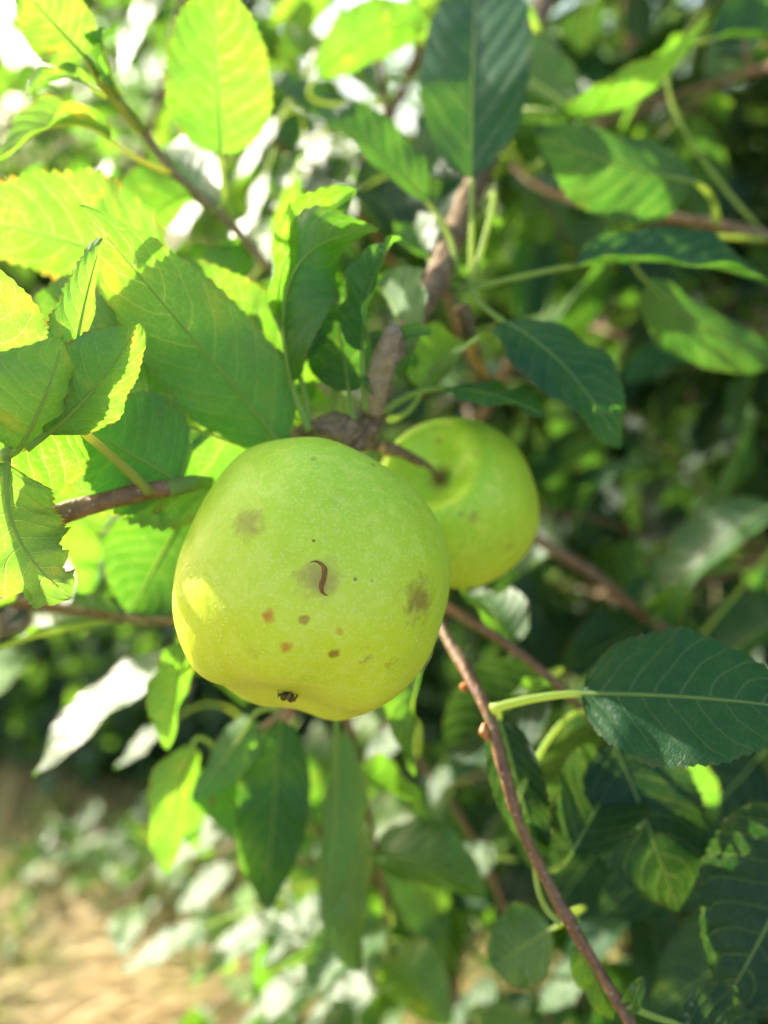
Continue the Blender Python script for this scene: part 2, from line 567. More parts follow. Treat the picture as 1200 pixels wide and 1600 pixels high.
BR = (0.30, 0.19, 0.045)
ORG = (0.62, 0.27, 0.02)
DK = (0.20, 0.10, 0.03)
A1C = P(493, 905, .238)
ax1 = V(.19, .90, -.40)
spots1 = [(388, 816, .0066, BR, .62, .95, .010), (655, 938, .0082, BR, .8, .9, .012), (499, 905, .0070, (0.40, .25, .07), .75, .85, .008),
          (465, 905, .0030, DK, .22, .95, .010),
          (420, 963, .0022, ORG, .95, .8, .0032), (475, 969, .0017, (0.38, .16, .03), .7, .5, .0032), (448, 1011, .0022, ORG, .9, .8, .0036),
          (523, 1021, .0019, (0.30, .13, .02), .8, .7, .0032), (530, 986, .0012, ORG, .5, .5, .002), (572, 1030, .0026, BR, .5, .8, .008),
          (612, 1036, .002, BR, .35, .8, .008), (490, 716, .0013, BR, .5, .7, .002), (583, 727, .0011, BR, .6, .6, .002), (395, 1022, .003, BR, .18, .9, .008),
          (490, 845, .0005, DK, .8, .3, 0), (555, 905, .0006, DK, .7, .3, 0), (662, 785, .0016, BR, .3, .8, .002)]
apple1, body1, hit1 = make_apple(A1C, .0381, ax1, R(40), 'large yellow-green apple in front with a curved brown scar and rusty specks', spots1, 3,
                                 squash=1.0, lean=(.13, 0), lobes=.018)
A2C = P(712, 786, .302)
ax2 = V(-.36, .44, .80)
spots2 = [(740, 808, .003, BR, .5, .9, .004), (686, 690, .0022, BR, .6, .9, .003), (745, 708, .0022, BR, .35, .9, .003), (795, 855, .003, BR, .35, .9, .003), (720, 803, .0016, BR, .5, .9, .002)]
apple2, body2, hit2 = make_apple(A2C, .0292, ax2, R(10), 'smaller green apple partly hidden behind the large one, its stem cavity showing', spots2, 8,
                                 squash=1.06, lobes=.02, topdip=.42)

# curved scar raised on the skin of the front apple
sp = []
for (x, y) in [(484, 879), (492, 877), (500, 880), (506, 887), (507, 896), (505, 906), (502, 915), (503, 924), (508, 929), (513, 930)]:
    h, n = hit1(x, y)
    sp.append(h + n * .00005)
v, f = tube(catmull(sp, 5), [.0001, .0003, .00045, .0007, .0006, .0007, .0005, .0003, .0001], 8)
M_SCAR = simple_mat('scar_cork', (0.30, 0.15, 0.03), .7, .3, c2=(0.16, 0.07, 0.02), scale=900)
mesh_obj('scar', [Vector(q) * .9965 for q in v], f, M_SCAR, apple1)['label'] = 'thin curved brown scar'

# dried calyx of the front apple
M_CALYX = simple_mat('calyx_dry', (0.20, 0.15, 0.06), .8, .2, c2=(0.07, 0.05, 0.025), scale=600)
def calyx(root, r, seed, squash):
    rg = random.Random(seed)
    cv, cf = [], []
    z0 = -r * squash * .86
    for i in range(5):
        a = i * 2 * math.pi / 5 + rg.uniform(-.2, .2)
        d = Vector((math.cos(a), math.sin(a), 0)); s = Vector((-math.sin(a), math.cos(a), 0))
        pts = []
        for t in range(7):
            q = t / 6
            p = d * (.0008 + .0022 * q) + Vector((0, 0, z0 - .0004 - .0024 * math.sin(q * 2.4) + .0015 * q * rg.uniform(.5, 1.6)))
            w = .0012 * (1 - q) ** .6 + .0001
            b = len(cv)
            cv += [p - s * w, p + Vector((0, 0, -.0004)), p + s * w, p + Vector((0, 0, .0005))]
            if t:
                for e in range(4):
                    cf.append((b - 4 + e, b - 4 + (e + 1) % 4, b + (e + 1) % 4, b + e))
    return mesh_obj('calyx', cv, cf, M_CALYX, root)
calyx(apple1, .0381, 5, 1.0)
calyx(apple2, .0296, 6, .98)

def fruit_stem(root, r, squash, topdip, far):
    """short woody stem out of the cavity to the spur, world point far"""
    Mi = (Matrix.Translation(root.location) @ root.rotation_quaternion.to_matrix().to_4x4()).inverted()
    e = Mi @ far
    z = r * squash * (1 - topdip) - .001
    pts = [bez([(0, 0, z), (0, 0, z + r * .45), tuple(e)], i / 14) for i in range(15)]
    v, f = tube(pts, [.0011, .0009, .0009, .0011, .0015], 10, .15, 4)
    mesh_obj('stem', v, f, M_BARK, root)
fruit_stem(apple1, .0381, 1.0, .33, P(585, 668, .262))
fruit_stem(apple2, .0296, .98, .42, P(655, 722, .284))

# ------------------------------------------------------------------ fruiting branch in the middle
G_BR = 'leafy branches of the apple tree'
fb = empty('apple_branch', P(790, 180, .42), 'grey-brown fruiting branch above the two apples, ending in a knobbly spur', 'branch', G_BR)
branch('bough', [P(900, -120, .60), P(845, 20, .52), P(790, 180, .43), P(728, 320, .355), P(690, 420, .32), P(648, 500, .292), P(606, 585, .272), P(580, 660, .266), P(575, 700, .268)],
       [.0066, .0060, .0054, .0050, .0047, .0042, .0036, .0038, .003], M_BARK, fb, rough=.28, sides=20)
branch('spur', [P(575, 690, .264), P(545, 682, .262), P(510, 672, .262), P(484, 682, .264), P(470, 700, .268)], [.0035, .0048, .0052, .0044, .0025], M_BARK, fb, rough=.55, sides=18, seed=6)
branch('spur', [P(583, 640, .262), P(588, 600, .256), P(603, 555, .252), P(612, 522, .251), P(616, 508, .251)], [.0040, .0037, .0036, .0034, .0012], M_PALEBARK, fb, rough=.25, sides=18, seed=2)['label'] = 'pale pinkish young spur tip with a cut end'
branch('spur', [P(600, 700, .275), P(625, 708, .280), P(655, 722, .284)], [.0024, .0020, .0016], M_BARK, fb, rough=.4, sides=12, seed=9)
branch('spur', [P(720, 480, .315), P(745, 560, .33), P(770, 600, .345)], [.003, .0022, .0012], M_BARK, fb, rough=.4, sides=12, seed=19)

K = (735, 452, .312)          # knot where many stalks meet
# top centre, dark glossy
leaf(fb, (737, 280, .312), (750, -60, .385), .045, (-.22, .62, .75), K, bulge=.05, fold=.22, curl=-.1, mat=M_DEEP, wave=.002, twist=.1, label='long dark glossy leaf hanging at the top centre')
leaf(fb, (665, 313, .322), (488, 168, .335), .026, (-.2, .7, .6), (716, 432, .316), bulge=.08, mat=M_DEEP, label='narrow dark leaf pointing up to the left')
leaf(fb, (790, 503, .295), (970, 700, .268), .036, (.25, .55, .75), K, bulge=.09, fold=.25, curl=-.2, mat=M_DEEP, label='dark green leaf reaching down to the right of the knot')
leaf(fb, (898, 415, .318), (1215, 452, .31), .041, (.1, .75, .55), K, bulge=.08, mat=M_DEEP, fold=.2)
leaf(fb, (706, 607, .285), (852, 650, .262), .030, (.1, .8, .4), (604, 640, .263), bulge=.05, fold=.1, curl=.0, mat=M_DEEP, label='small dark leaf lying over the smaller apple')
leaf(fb, (668, 400, .33), (650, 350, .36), .02, (-.3, .4, .8), K, mat=M_LEAF)
leaf(fb, (755, 330, .36), (700, 445, .40), .030, (.3, .5, .8), K, mat=M_LEAF)
# cluster above the front apple
leaf(fb, (462, 575, .262), (556, 296, .256), .038, (.75, .25, .55), (480, 665, .262), mid=(378, 400, .268), fold=.45, curl=.3, mat=M_LEAF, wave=.002, tooth=.06, label='upright leaf with a finely toothed lit edge and a rusty spot', twist=.3)
leaf(fb, (456, 598, .255), (592, 362, .243), .030, (.7, .6, -.25), (484, 672, .258), mid=(400, 360, .246), fold=.35, curl=.3, mat=M_YOUNG, label='curled bright yellow-green leaf arching to the right')
leaf(fb, (545, 610, .262), (520, 412, .268), .023, (-.2, .2, -.9), (552, 655, .261), bulge=.08, fold=.2, mat=M_DEEP)
leaf(fb, (566, 548, .252), (622, 366, .252), .020, (-.75, .3, .6), (572, 640, .258), bulge=.1, fold=.35, mat=M_LEAF, label='small bluish leaf with a bright white edge')
leaf(fb, (520, 560, .275), (440, 470, .30), .036, (.2, .5, -.8), (515, 660, .266), mat=M_YOUNG)
leaf(fb, (470, 640, .262), (350, 560, .30), .040, (.1, .8, -.5), (500, 672, .262), mat=M_YOUNG)
leaf(fb, (520, 600, .29), (410, 640, .33), .045, (.2, .7, .6), (540, 670, .268), mat=M_YOUNG)
leaf(fb, (628, 560, .275), (585, 440, .31), .032, (.4, .5, -.6), (610, 600, .268), mat=M_LEAF)
leaf(fb, (660, 610, .29), (740, 540, .34), .03, (.0, .9, .3), (610, 655, .268), mat=M_YOUNG)
# small stipules at the spur tip
for (a, b, w) in [((612, 540, .252), (575, 520, .252), .004), ((616, 530, .252), (680, 520, .256), .006), ((590, 620, .256), (560, 590, .252), .004), ((622, 590, .26), (640, 555, .26), .004)]:
    leaf(fb, a, b, w, (0, .4, .9), mat=M_YOUNG, rows=21, cols=5, sr=.0003, wave=.0003)
# the broad shaded leaves left of the apple
leaf(fb, (440, 694, .262), (122, 318, .222), .034, (.30, -.35, -.88), (482, 690, .264), mid=(330, 560, .246), fold=.12, curl=.12, mat=M_LEAF, wave=.0018, sr=.0010, label='broad shaded leaf with a sunlit patch beside its pale midrib', twist=-.25)
leaf(fb, (398, 704, .268), (60, 572, .232), .068, (.1, -.25, -.95), (484, 698, .268), bulge=.04, fold=.1, curl=.1, mat=M_LEAF, label='broad grey-green leaf behind the upper left of the large apple')
leaf(fb, (470, 660, .28), (232, 400, .268), .040, (-.2, .6, -.7), (486, 684, .27), bulge=.04, fold=.15, mat=M_YOUNG)

# ------------------------------------------------------------------ twig coming in from the left
lt = empty('apple_twig', P(50, 822, .232), 'brown twig entering from the left edge beside the large apple', 'twig', G_BR)
branch('bark_stem', [P(-160, 890, .22), P(-60, 850, .226), P(50, 818, .232), P(140, 790, .238), P(225, 768, .244), P(270, 762, .247), P(300, 756, .25)],
       [.0032, .0032, .0031, .0029, .0027, .0023, .0015], M_RED, lt, rough=.2, sides=20)
branch('green_tip', [P(262, 764, .246), P(300, 755, .25), P(330, 752, .256)], [.0027, .0026, .0014], M_STALK, lt, rough=.1)
leaf(lt, (105, 655, .215), (-90, 745, .225), .040, (.0, .35, -.9), (232, 768, .243), bulge=.03, mat=M_LEAF, stalk=M_STALKY, sr=.0011, nodemid=(205, 735, .235), label='leaf on a long yellow stalk rising from the twig')
leaf(lt, (276, 750, .2475), (112, 660, .232), .041, (-.38, .38, -.82), (262, 764, .247), bulge=.03, fold=.08, curl=.05, mat=M_LEAF)
# near cluster at the left edge, back-lit
branch('side_shoot', [P(-50, 848, .226), P(-40, 790, .216), P(-15, 740, .209), P(8, 711, .206), P(16, 698, .205)], [.0020, .0016, .0015, .0017, .0008], M_STALK, lt, rough=.2, sides=12)
NL = (8, 712, .206)
leaf(lt, (12, 705, .206), (-30, 405, .200), .038, (-.45, .15, -.9), NL, bulge=.05, fold=.12, curl=.45, mat=M_WORN, wave=.002, label='pale back-lit leaf with fine veins at the left edge')
leaf(lt, (30, 700, .204), (100, 525, .196), .032, (-.8, .3, -.6), NL, mid=(70, 640, .19), fold=.3, curl=.5, mat=M_WORN, wave=.002)
leaf(lt, (70, 680, .209), (218, 505, .206), .026, (-.3, .6, -.7), NL, mid=(150, 620, .204), fold=.25, curl=.3, mat=M_WORN, wave=.002, label='back-lit leaf with a brown tear, pointing up to the right')
leaf(lt, (112, 600, .211), (160, 372, .205), .015, (-.7, .2, -.7), (40, 700, .208), mid=(120, 500, .208), fold=.5, curl=.5, mat=M_WORN, wave=.0012, tooth=.08, label='narrow folded leaf with a toothed rim')
leaf(lt, (12, 722, .206), (114, 934, .208), .034, (-.75, .35, -.55), NL, mid=(-8, 850, .202), fold=.2, curl=.2, mat=M_WORN, wave=.003, twist=.3, bites=((.7, 1, .1), (.84, 1, .06), (.8, -1, .07)), tooth=.07, label='bright leaf with a ragged brown-spotted tip below the cluster')
leaf(lt, (268, 430, .285), (-70, 335, .272), .045, (.0, .7, -.7), (275, 760, .248), nodemid=(350, 600, .28), bulge=.04, fold=.1, curl=.15, mat=M_WORN, wave=.002, tooth=.06, label='broad leaf with a toothed upper rim')
leaf(lt, (185, 520, .25), (20, 560, .27), .040, (-.1, .5, -.8), (200, 772, .243), nodemid=(235, 640, .262), mat=M_YOUNG)
leaf(lt, (252, 790, .33), (150, 930, .36), .045, (.4, .3, -.8), (262, 764, .247), bulge=.03, mat=M_DEEP)
leaf(lt, (215, 800, .262), (60, 850, .29), .03, (.1, .9, .2), (255, 768, .247), mat=M_YOUNG)
leaf(lt, (180, 720, .252), (40, 735, .30), .04, (.1, .8, -.3), (225, 768, .245), mat=M_YOUNG)
leaf(lt, (290, 800, .31), (205, 955, .32), .044, (.3, .2, .9), (285, 765, .249), bulge=.05, fold=.2, mat=M_DEEP, label='dark leaf hanging below the twig, half behind the large apple')

# ------------------------------------------------------------------ lower left twig
ll = empty('apple_twig', P(0, 938, .30), 'thin brown twig running behind the left side of the large apple', 'twig', G_BR)
branch('bark_stem', [P(-120, 925, .29), P(0, 938, .30), P(120, 955, .31), P(200, 968, .32), P(290, 972, .33), P(380, 960, .35), P(470, 930, .37)], [.0020, .0019, .0018, .0017, .0016, .0016, .0015], M_RED, ll, rough=.12, sides=12)
branch('bark_stem', [P(190, 968, .32), P(90, 985, .30), P(0, 1012, .28), P(-60, 1040, .27)], [.0012, .0011, .0010, .0008], M_STALK, ll, rough=.1, sides=10)
leaf(ll, (268, 1020, .37), (74, 1228, .345), .034, 'H', (280, 975, .33), bulge=.04, fold=.1, curl=.0, mat=M_LEAF, label='arching leaf with a white shine at the lower left')
leaf(ll, (190, 975, .32), (130, 1075, .36), .024, 'H', (190, 968, .32), mat=M_LEAF)
leaf(ll, (296, 1000, .30), (262, 1172, .31), .020, (-.7, .3, -.6), (285, 972, .328), bulge=.05, mat=M_YOUNG, label='bright translucent leaf under the left of the large apple')
leaf(ll, (330, 985, .33), (385, 1100, .40), .03, (-.4, .8, .1), (320, 970, .335), mat=M_LEAF)
leaf(ll, (20, 940, .30), (-40, 1010, .27), .02, (-.4, .8, .2), (0, 938, .30), mat=M_YOUNG)
leaf(ll, (100, 952, .31), (30, 900, .36), .026, (-.4, .8, -.2), (110, 954, .31), mat=M_YOUNG)
leaf(ll, (395, 960, .35), (300, 860, .42), .03, (-.4, .8, -.2), (410, 950, .352), mat=M_YOUNG)

# ------------------------------------------------------------------ hanging shoot below the front apple
hb = empty('apple_shoot', P(470, 1080, .33), 'leafy shoot hanging below the large apple', 'shoot', G_BR)
branch('bark_stem', [P(560, 900, .36), P(500, 1000, .345), P(440, 1110, .335), P(390, 1150, .34), P(350, 1190, .35), P(330, 1260, .36)], [.002, .0018, .0016, .0014, .0012, .0008], M_RED, hb, rough=.12, sides=12)
branch('bark_stem', [P(500, 1000, .345), P(540, 1110, .35), P(570, 1250, .37), P(600, 1400, .40), P(610, 1560, .44)], [.0017, .0015, .0013, .0011, .0008], M_RED, hb, rough=.12, sides=12, seed=7)
leaf(hb, (300, 1165, .34), (262, 1368, .33), .026, (-.6, .4, -.6), (352, 1190, .35), bulge=.06, mat=M_YOUNG, fold=.25, label='yellow-green leaf with an orange tip pointing straight down')
leaf(hb, (395, 1120, .335), (300, 1250, .33), .020, (.2, -.3, -.9), (440, 1110, .335), bulge=.06, mat=M_LEAF, fold=.3)
leaf(hb, (440, 1125, .345), (415, 1420, .35), .031, (.1, .15, .95), (440, 1105, .335), bulge=.04, mat=M_DEEP, fold=.12, wave=.002, label='broad dark leaf hanging straight below the large apple')
leaf(hb, (526, 1140, .33), (508, 1425, .325), .022, (.5, -.1, -.8), (537, 1105, .35), bulge=.05, mat=M_YOUNG, fold=.35, twist=.4, label='slender green leaf with a bright lower edge')
leaf(hb, (672, 1008, .315), (652, 1212, .32), .018, (-.55, .5, .55), (560, 905, .36), mid=(622, 1100, .312), mat=M_YOUNG, fold=.45, label='small bright leaf peeping from under the right side of the large apple')
leaf(hb, (585, 1330, .385), (760, 1400, .36), .034, (.0, .8, .6), (580, 1300, .378), mat=M_LEAF)
leaf(hb, (570, 1280, .375), (560, 1520, .36), .034, (-.5, .3, .6), (570, 1250, .37), mat=M_YOUNG)
leaf(hb, (360, 1200, .35), (310, 1330, .42), .035, (-.3, .9, .2), (350, 1190, .35), mat=M_LEAF)
leaf(hb, (345, 1230, .355), (400, 1330, .40), .032, (-.3, .9, .3), (340, 1215, .352), mat=M_LEAF)
leaf(hb, (605, 1450, .41), (480, 1560, .40), .036, (-.3, .9, .4), (602, 1420, .405), mat=M_LEAF)
leaf(hb, (608, 1500, .42), (700, 1600, .40), .036, (-.3, .9, .3), (606, 1480, .415), mat=M_YOUNG)
leaf(hb, (560, 1215, .365), (660, 1290, .38), .030, (.2, .9, .3), (556, 1200, .362), mat=M_LEAF)

# ------------------------------------------------------------------ upper left shoot
ul = empty('apple_shoot', P(265, 265, .30), 'slender shoot climbing to the upper left corner with a leaf tuft on top', 'shoot', G_BR)
branch('bark_stem', [P(420, 420, .35), P(362, 352, .33), P(310, 305, .315), P(265, 262, .30), P(215, 195, .285), P(165, 135, .272), P(135, 92, .265)], [.0020, .0018, .0016, .0016, .0015, .0012, .0007], M_PALEBARK, ul, rough=.14, sides=14)
branch('shoot_tip', [P(222, 205, .2865), P(190, 165, .277), P(160, 130, .2705), P(132, 88, .264)], [.0018, .0020, .0018, .0008], M_STALKY, ul, rough=.14, sides=12, seed=4)
leaf(ul, (134, 90, .264), (28, -25, .25), .025, (-.3, .4, -.8), (150, 115, .268), bulge=.07, fold=.3, mat=M_WORN, label='yellow back-lit leaf in the upper left corner')
leaf(ul, (190, 155, .275), (160, 42, .262), .013, (-.6, .3, .7), (226, 200, .286), fold=.45, mat=M_LEAF, label='small bluish folded leaf on the shoot tip')
leaf(ul, (140, 135, .268), (40, 150, .262), .009, (-.2, .8, -.4), (165, 150, .273), mid=(90, 95, .262), fold=.5, curl=.8, mat=M_WORN, label='tiny curled leaf with a brown tip')
leaf(ul, (172, 218, .283), (-10, 268, .27), .026, (-.2, .75, .55), (266, 268, .30), mid=(90, 150, .272), fold=.35, curl=.2, mat=M_WORN, stalk=M_STALKY, twist=.5, label='arched leaf, half glossy and half yellow, at the left edge')
leaf(ul, (345, 240, .315), (335, -40, .29), .041, (-.25, .25, -.92), (358, 345, .328), bulge=.06, fold=.2, curl=.1, mat=M_YOUNG, wave=.002, tooth=.045, label='tall bright back-lit leaf with a shadow across its middle')
leaf(ul, (300, 300, .32), (200, 400, .36), .034, (-.3, .7, -.4), (290, 288, .31), mat=M_LEAF)
leaf(ul, (330, 330, .325), (250, 240, .40), .03, (-.3, .8, -.2), (335, 326, .32), mat=M_LEAF)
leaf(ul, (380, 380, .34), (330, 470, .38), .034, (-.2, .7, .6), (372, 362, .335), mat=M_LEAF)
leaf(ul, (400, 390, .345), (330, 480, .33), .026, (-.6, .4, -.5), (392, 380, .34), mat=M_YOUNG)
leaf(ul, (420, 410, .355), (480, 320, .42), .034, (-.3, .7, -.4), (410, 405, .348), mat=M_YOUNG)

# ------------------------------------------------------------------ right lower twig
rl = empty('apple_twig', P(765, 1105, .255), 'thin reddish twig slanting down from the large apple to the bottom edge', 'twig', G_BR)
branch('bark_stem', [P(650, 905, .30), P(690, 978, .285), P(735, 1060, .268), P(765, 1120, .258), P(786, 1200, .254), P(810, 1280, .254), P(846, 1360, .256), P(890, 1440, .256), P(938, 1520, .254), P(985, 1600, .25), P(1020, 1680, .25)],
       [.0018, .0018, .0021, .0017, .0020, .0016, .0016, .0021, .0017, .0019, .0018], M_RED, rl, rough=.30, sides=18)
for (a, b) in [((731, 1066, .268), (727, 1082, .266)), ((757, 1130, .2575), (763, 1158, .255))]:
    branch('bud', [P(*a), P((a[0] + b[0]) / 2 - 3, (a[1] + b[1]) / 2, a[2] - .001), P(*b)], [.0006, .0017, .0004], M_BUD, rl, rough=.1, sides=10)
leaf(rl, (908, 1084, .250), (1265, 1110, .232), .042, (.05, .55, .80), (768, 1108, .257), bulge=.05, fold=.12, curl=-.15, mat=M_DEEP, nodemid=(840, 1085, .252), sr=.0010, label='large dark leaf reaching the right edge below the apples')
leaf(rl, (782, 1125, .272), (848, 1340, .272), .019, (-.2, .2, .9), (767, 1115, .2585), mat=M_SHADED, fold=.3)
leaf(rl, (958, 1160, .30), (1060, 1425, .285), .044, (.1, .4, .9), (800, 1265, .256), mat=M_SHADED, fold=.1, curl=0, bulge=.04, label='broad dark leaf below the large right leaf')
leaf(rl, (835, 1335, .262), (800, 1250, .30), .014, (.4, .3, .8), (876, 1440, .256), nodemid=(835, 1420, .258), mat=M_LEAF, stalk=M_STALK)
leaf(rl, (862, 1452, .30), (768, 1512, .31), .028, (-.1, .7, .7), (880, 1430, .257), mat=M_LEAF, fold=.05, bulge=.03)
leaf(rl, (905, 1470, .265), (960, 1590, .27), .012, (-.4, .6, .6), (900, 1440, .256), mat=M_YOUNG, fold=.4)
leaf(rl, (985, 1580, .25), (1005, 1525, .246), .006, (-.5, .3, .8), (985, 1600, .25), mat=M_LEAF, rows=31, cols=7, sr=.0005)
leaf(rl, (1060, 1600, .25), (1200, 1680, .25), .03, (.1, .8, .5), (980, 1570, .25), mat=M_SHADED)
leaf(rl, (895, 1330, .27), (960, 1200, .33), .035, (.1, .6, .7), (850, 1360, .256), mat=M_SHADED)

r2 = empty('apple_twig', P(720, 960, .31), 'short twig behind the reddish one, forking off right of the large apple', 'twig', G_BR)
branch('bark_stem', [P(620, 900, .33), P(720, 962, .315), P(790, 1005, .31), P(860, 1060, .305), P(920, 1120, .31), P(1000, 1200, .33)], [.0020, .0019, .0018, .0016, .0014, .001], M_RED, r2, rough=.15, sides=12)
leaf(r2, (800, 1010, .32), (730, 930, .36), .026, (.1, .8, .4), (790, 1005, .31), mat=M_LEAF)
leaf(r2, (885, 1075, .31), (800, 1085, .31), .008, (-.2, .7, .6), (875, 1072, .306), mat=M_YOUNG, fold=.5)
leaf(r2, (990, 1175, .33), (1120, 1290, .38), .030, (-.4, .9, .3), (960, 1160, .322), mat=M_LEAF)
leaf(r2, (860, 1060, .33), (700, 1180, .38), .042, (.2, .5, .8), (850, 1055, .306), mat=M_SHADED)
leaf(r2, (960, 1130, .35), (820, 1300, .40), .044, (.2, .5, .8), (940, 1140, .315), mat=M_SHADED)

# ------------------------------------------------------------------ right side branch
rb = empty('apple_branch', P(1120, 345, .40), 'blurred brown branch along the upper right with a pale hanging leaf', 'branch', G_BR)
branch('bough', [P(1320, 420, .40), P(1200, 372, .40), P(1110, 350, .41), P(980, 330, .44), P(860, 300, .48), P(800, 260, .52)], [.0035, .0033, .0030, .0028, .0025, .002], M_BARK, rb, rough=.2)
leaf(rb, (1082, 284, .345), (835, 205, .335), .044, (.25, -.25, -.9), (1120, 345, .40), bulge=.06, fold=.15, mat=M_DEEP, sr=.0011, nodemid=(1120, 300, .37), label='pale grey-green leaf underside at the upper right')
leaf(rb, (1010, 440, .37), (1230, 560, .37), .034, (.1, -.3, -.9), (1210, 375, .40), mat=M_DEEP)
leaf(rb, (865, 175, .40), (1105, 30, .375), .036, (-.1, .9, .15), (820, 270, .50), mid=(1010, 210, .37), fold=.25, mat=M_LEAF, twist=.6, label='twisted leaf with a bright cream edge at the top right')
leaf(rb, (900, 170, .42), (720, 60, .45), .038, (-.3, .6, -.5), (820, 270, .50), mat=M_YOUNG)
leaf(rb, (850, 190, .44), (830, 10, .46), .046, (-.2, .5, -.7), (815, 265, .51), mat=M_YOUNG)
leaf(rb, (1110, 60, .40), (1260, 100, .40), .05, (.1, .5, .7), (1200, 372, .40), mat=M_DEEP)
leaf(rb, (880, 200, .42), (860, 280, .40), .02, (-.1, .7, .6), (830, 275, .49), mat=M_DEEP)

r3 = empty('apple_branch', P(850, 850, .45), 'blurred branch sloping down to the right behind the smaller apple', 'branch', G_BR)
branch('bough', [P(760, 790, .46), P(850, 850, .45), P(930, 900, .45), P(1010, 965, .46), P(1150, 1060, .48), P(1260, 1150, .5)], [.0034, .0032, .003, .003, .0028, .002], M_RED, r3, rough=.2)
leaf(r3, (1205, 790, .42), (935, 850, .42), .042, 'H', (1080, 1010, .47), bulge=.10, fold=.2, mat=M_LEAF, twist=-.4, label='sunlit drooping leaf at the right edge beside the smaller apple')
leaf(r3, (1000, 960, .46), (1160, 890, .44), .026, (-.1, .9, .3), (1010, 965, .46), mat=M_YOUNG)
leaf(r3, (1120, 1040, .48), (1250, 960, .46), .05, (-.1, .8, .5), (1130, 1045, .48), mat=M_DEEP)
leaf(r3, (880, 860, .455), (780, 930, .50), .05, (-.1, .7, .6), (870, 860, .45), mat=M_DEEP)

leaf(r3, (1270, 1290, .285), (1130, 1570, .262), .060, (.05, .3, .95), (1260, 1150, .50), mat=M_SHADED, fold=.08, bulge=.04, label='dark leaf in the lower right corner')
leaf(r3, (1180, 1190, .40), (940, 1430, .36), .056, (.05, .35, .95), (1200, 1105, .49), mat=M_SHADED, fold=.08, bulge=.04)
leaf(r3, (1240, 1420, .42), (1010, 1590, .38), .056, (.05, .4, .9), (1250, 1140, .50), mat=M_SHADED, fold=.08, bulge=.04)
leaf(r3, (1080, 1020, .46), (860, 1200, .40), .056, (.05, .4, .9), (1100, 1030, .47), mat=M_SHADED, fold=.08, bulge=.04)
leaf(r3, (1010, 975, .47), (880, 1050, .45), .040, (.05, .4, .9), (1005, 962, .46), mat=M_SHADED, fold=.08, bulge=.04)
leaf(r3, (1000, 1230, .44), (850, 1440, .40), .052, (.05, .4, .9), (1150, 1060, .48), mat=M_SHADED, fold=.08, bulge=.04)

tc_ = empty('apple_shoot', P(560, 120, .42), 'sunlit shoot at the top centre behind the long dark leaf', 'shoot', G_BR)
branch('bark_stem', [P(640, 400, .46), P(610, 260, .45), P(600, 150, .44), P(590, 60, .43), P(580, -60, .42)], [.0022, .002, .0018, .0015, .001], M_RED, tc_, rough=.15)
leaf(tc_, (498, 118, .40), (665, 40, .385), .030, (-.4, .6, -.6), (600, 160, .44), mid=(600, 20, .39), fold=.2, mat=M_YOUNG, label='bright yellow-green leaf with a rusty patch at the top centre')
leaf(tc_, (690, 70, .40), (665, -40, .38), .022, (-.2, .2, -.9), (597, 120, .44), mat=M_WORN)
leaf(tc_, (480, 230, .42), (360, 245, .40), .026, 'H', (600, 200, .445), mat=M_LEAF, fold=.1)
leaf(tc_, (560, 240, .43), (440, 235, .40), .026, 'H', (604, 230, .447), mat=M_LEAF, fold=.1)
leaf(tc_, (570, 300, .42), (640, 400, .38), .042, (.1, .5, .8), (612, 270, .45), mat=M_SHADED)
leaf(tc_, (590, 150, .44), (440, 90, .48), .045, (-.3, .8, -.2), (600, 165, .44), mat=M_LEAF)
leaf(tc_, (520, 200, .43), (380, 150, .46), .035, (-.1, .8, .4), (600, 190, .444), mat=M_DEEP)

# ------------------------------------------------------------------ repeated leaves for the boughs behind
def leaf_variant(i, mat):
    rg = random.Random(900 + i)
    L = .074
    arch = rg.uniform(.05, .22)
    nv = (0, 0, 1)
    v, uv, f, mids = blade([(0, 0, 0), (L * .5, rg.uniform(-.004, .004), L * arch), (L, rg.uniform(-.008, .008), -L * rg.uniform(0, .25))],
                           rg.uniform(.034, .044), nv, rg.uniform(.1, .5), rg.uniform(-.2, .3), .002, rg.uniform(-.5, .5), 900 + i, 25, 9, teeth=12, tooth=.05)
    f = orient_up(v, f, nv)
    n0 = len(v)
    pts = [bez([(-.024, 0, -.006), (-.012, 0, 0), (0, 0, 0)], k / 5) for k in range(5)] + [mids[k][0] - mids[k][1] * .0003 for k in range(0, 21, 4)]
    tv, tf = tube(pts, [.0010, .0009, .0008, .0007, .0005, .0003, .0002], 5)
    me = bpy.data.meshes.new('leaf')
    me.from_pydata([tuple(x) for x in v + tv], [], f + [tuple(a + n0 for a in q) for q in tf])
    me.materials.append(mat); me.materials.append(M_STALK)
    mi = [0] * len(f) + [1] * len(tf)
    me.polygons.foreach_set('material_index', mi)
    me.polygons.foreach_set('use_smooth', [True] * len(mi))
    lay = me.uv_layers.new(name='UVMap')
    allv = uv + [(.5, .5)] * len(tv)
    idx = np.zeros(len(me.loops), dtype=np.int32); me.loops.foreach_get('vertex_index', idx)
    lay.data.foreach_set('uv', np.asarray(allv, dtype=np.float32)[idx].ravel())
    me.update()
    return me
VAR = {'g': [leaf_variant(i, M_LEAF) for i in range(7)], 'y': [leaf_variant(i + 20, M_YOUNG) for i in range(5)], 'd': [leaf_variant(i + 40, M_DEEP) for i in range(7)], 'k': [leaf_variant(i + 60, M_SHADED) for i in range(6)]}

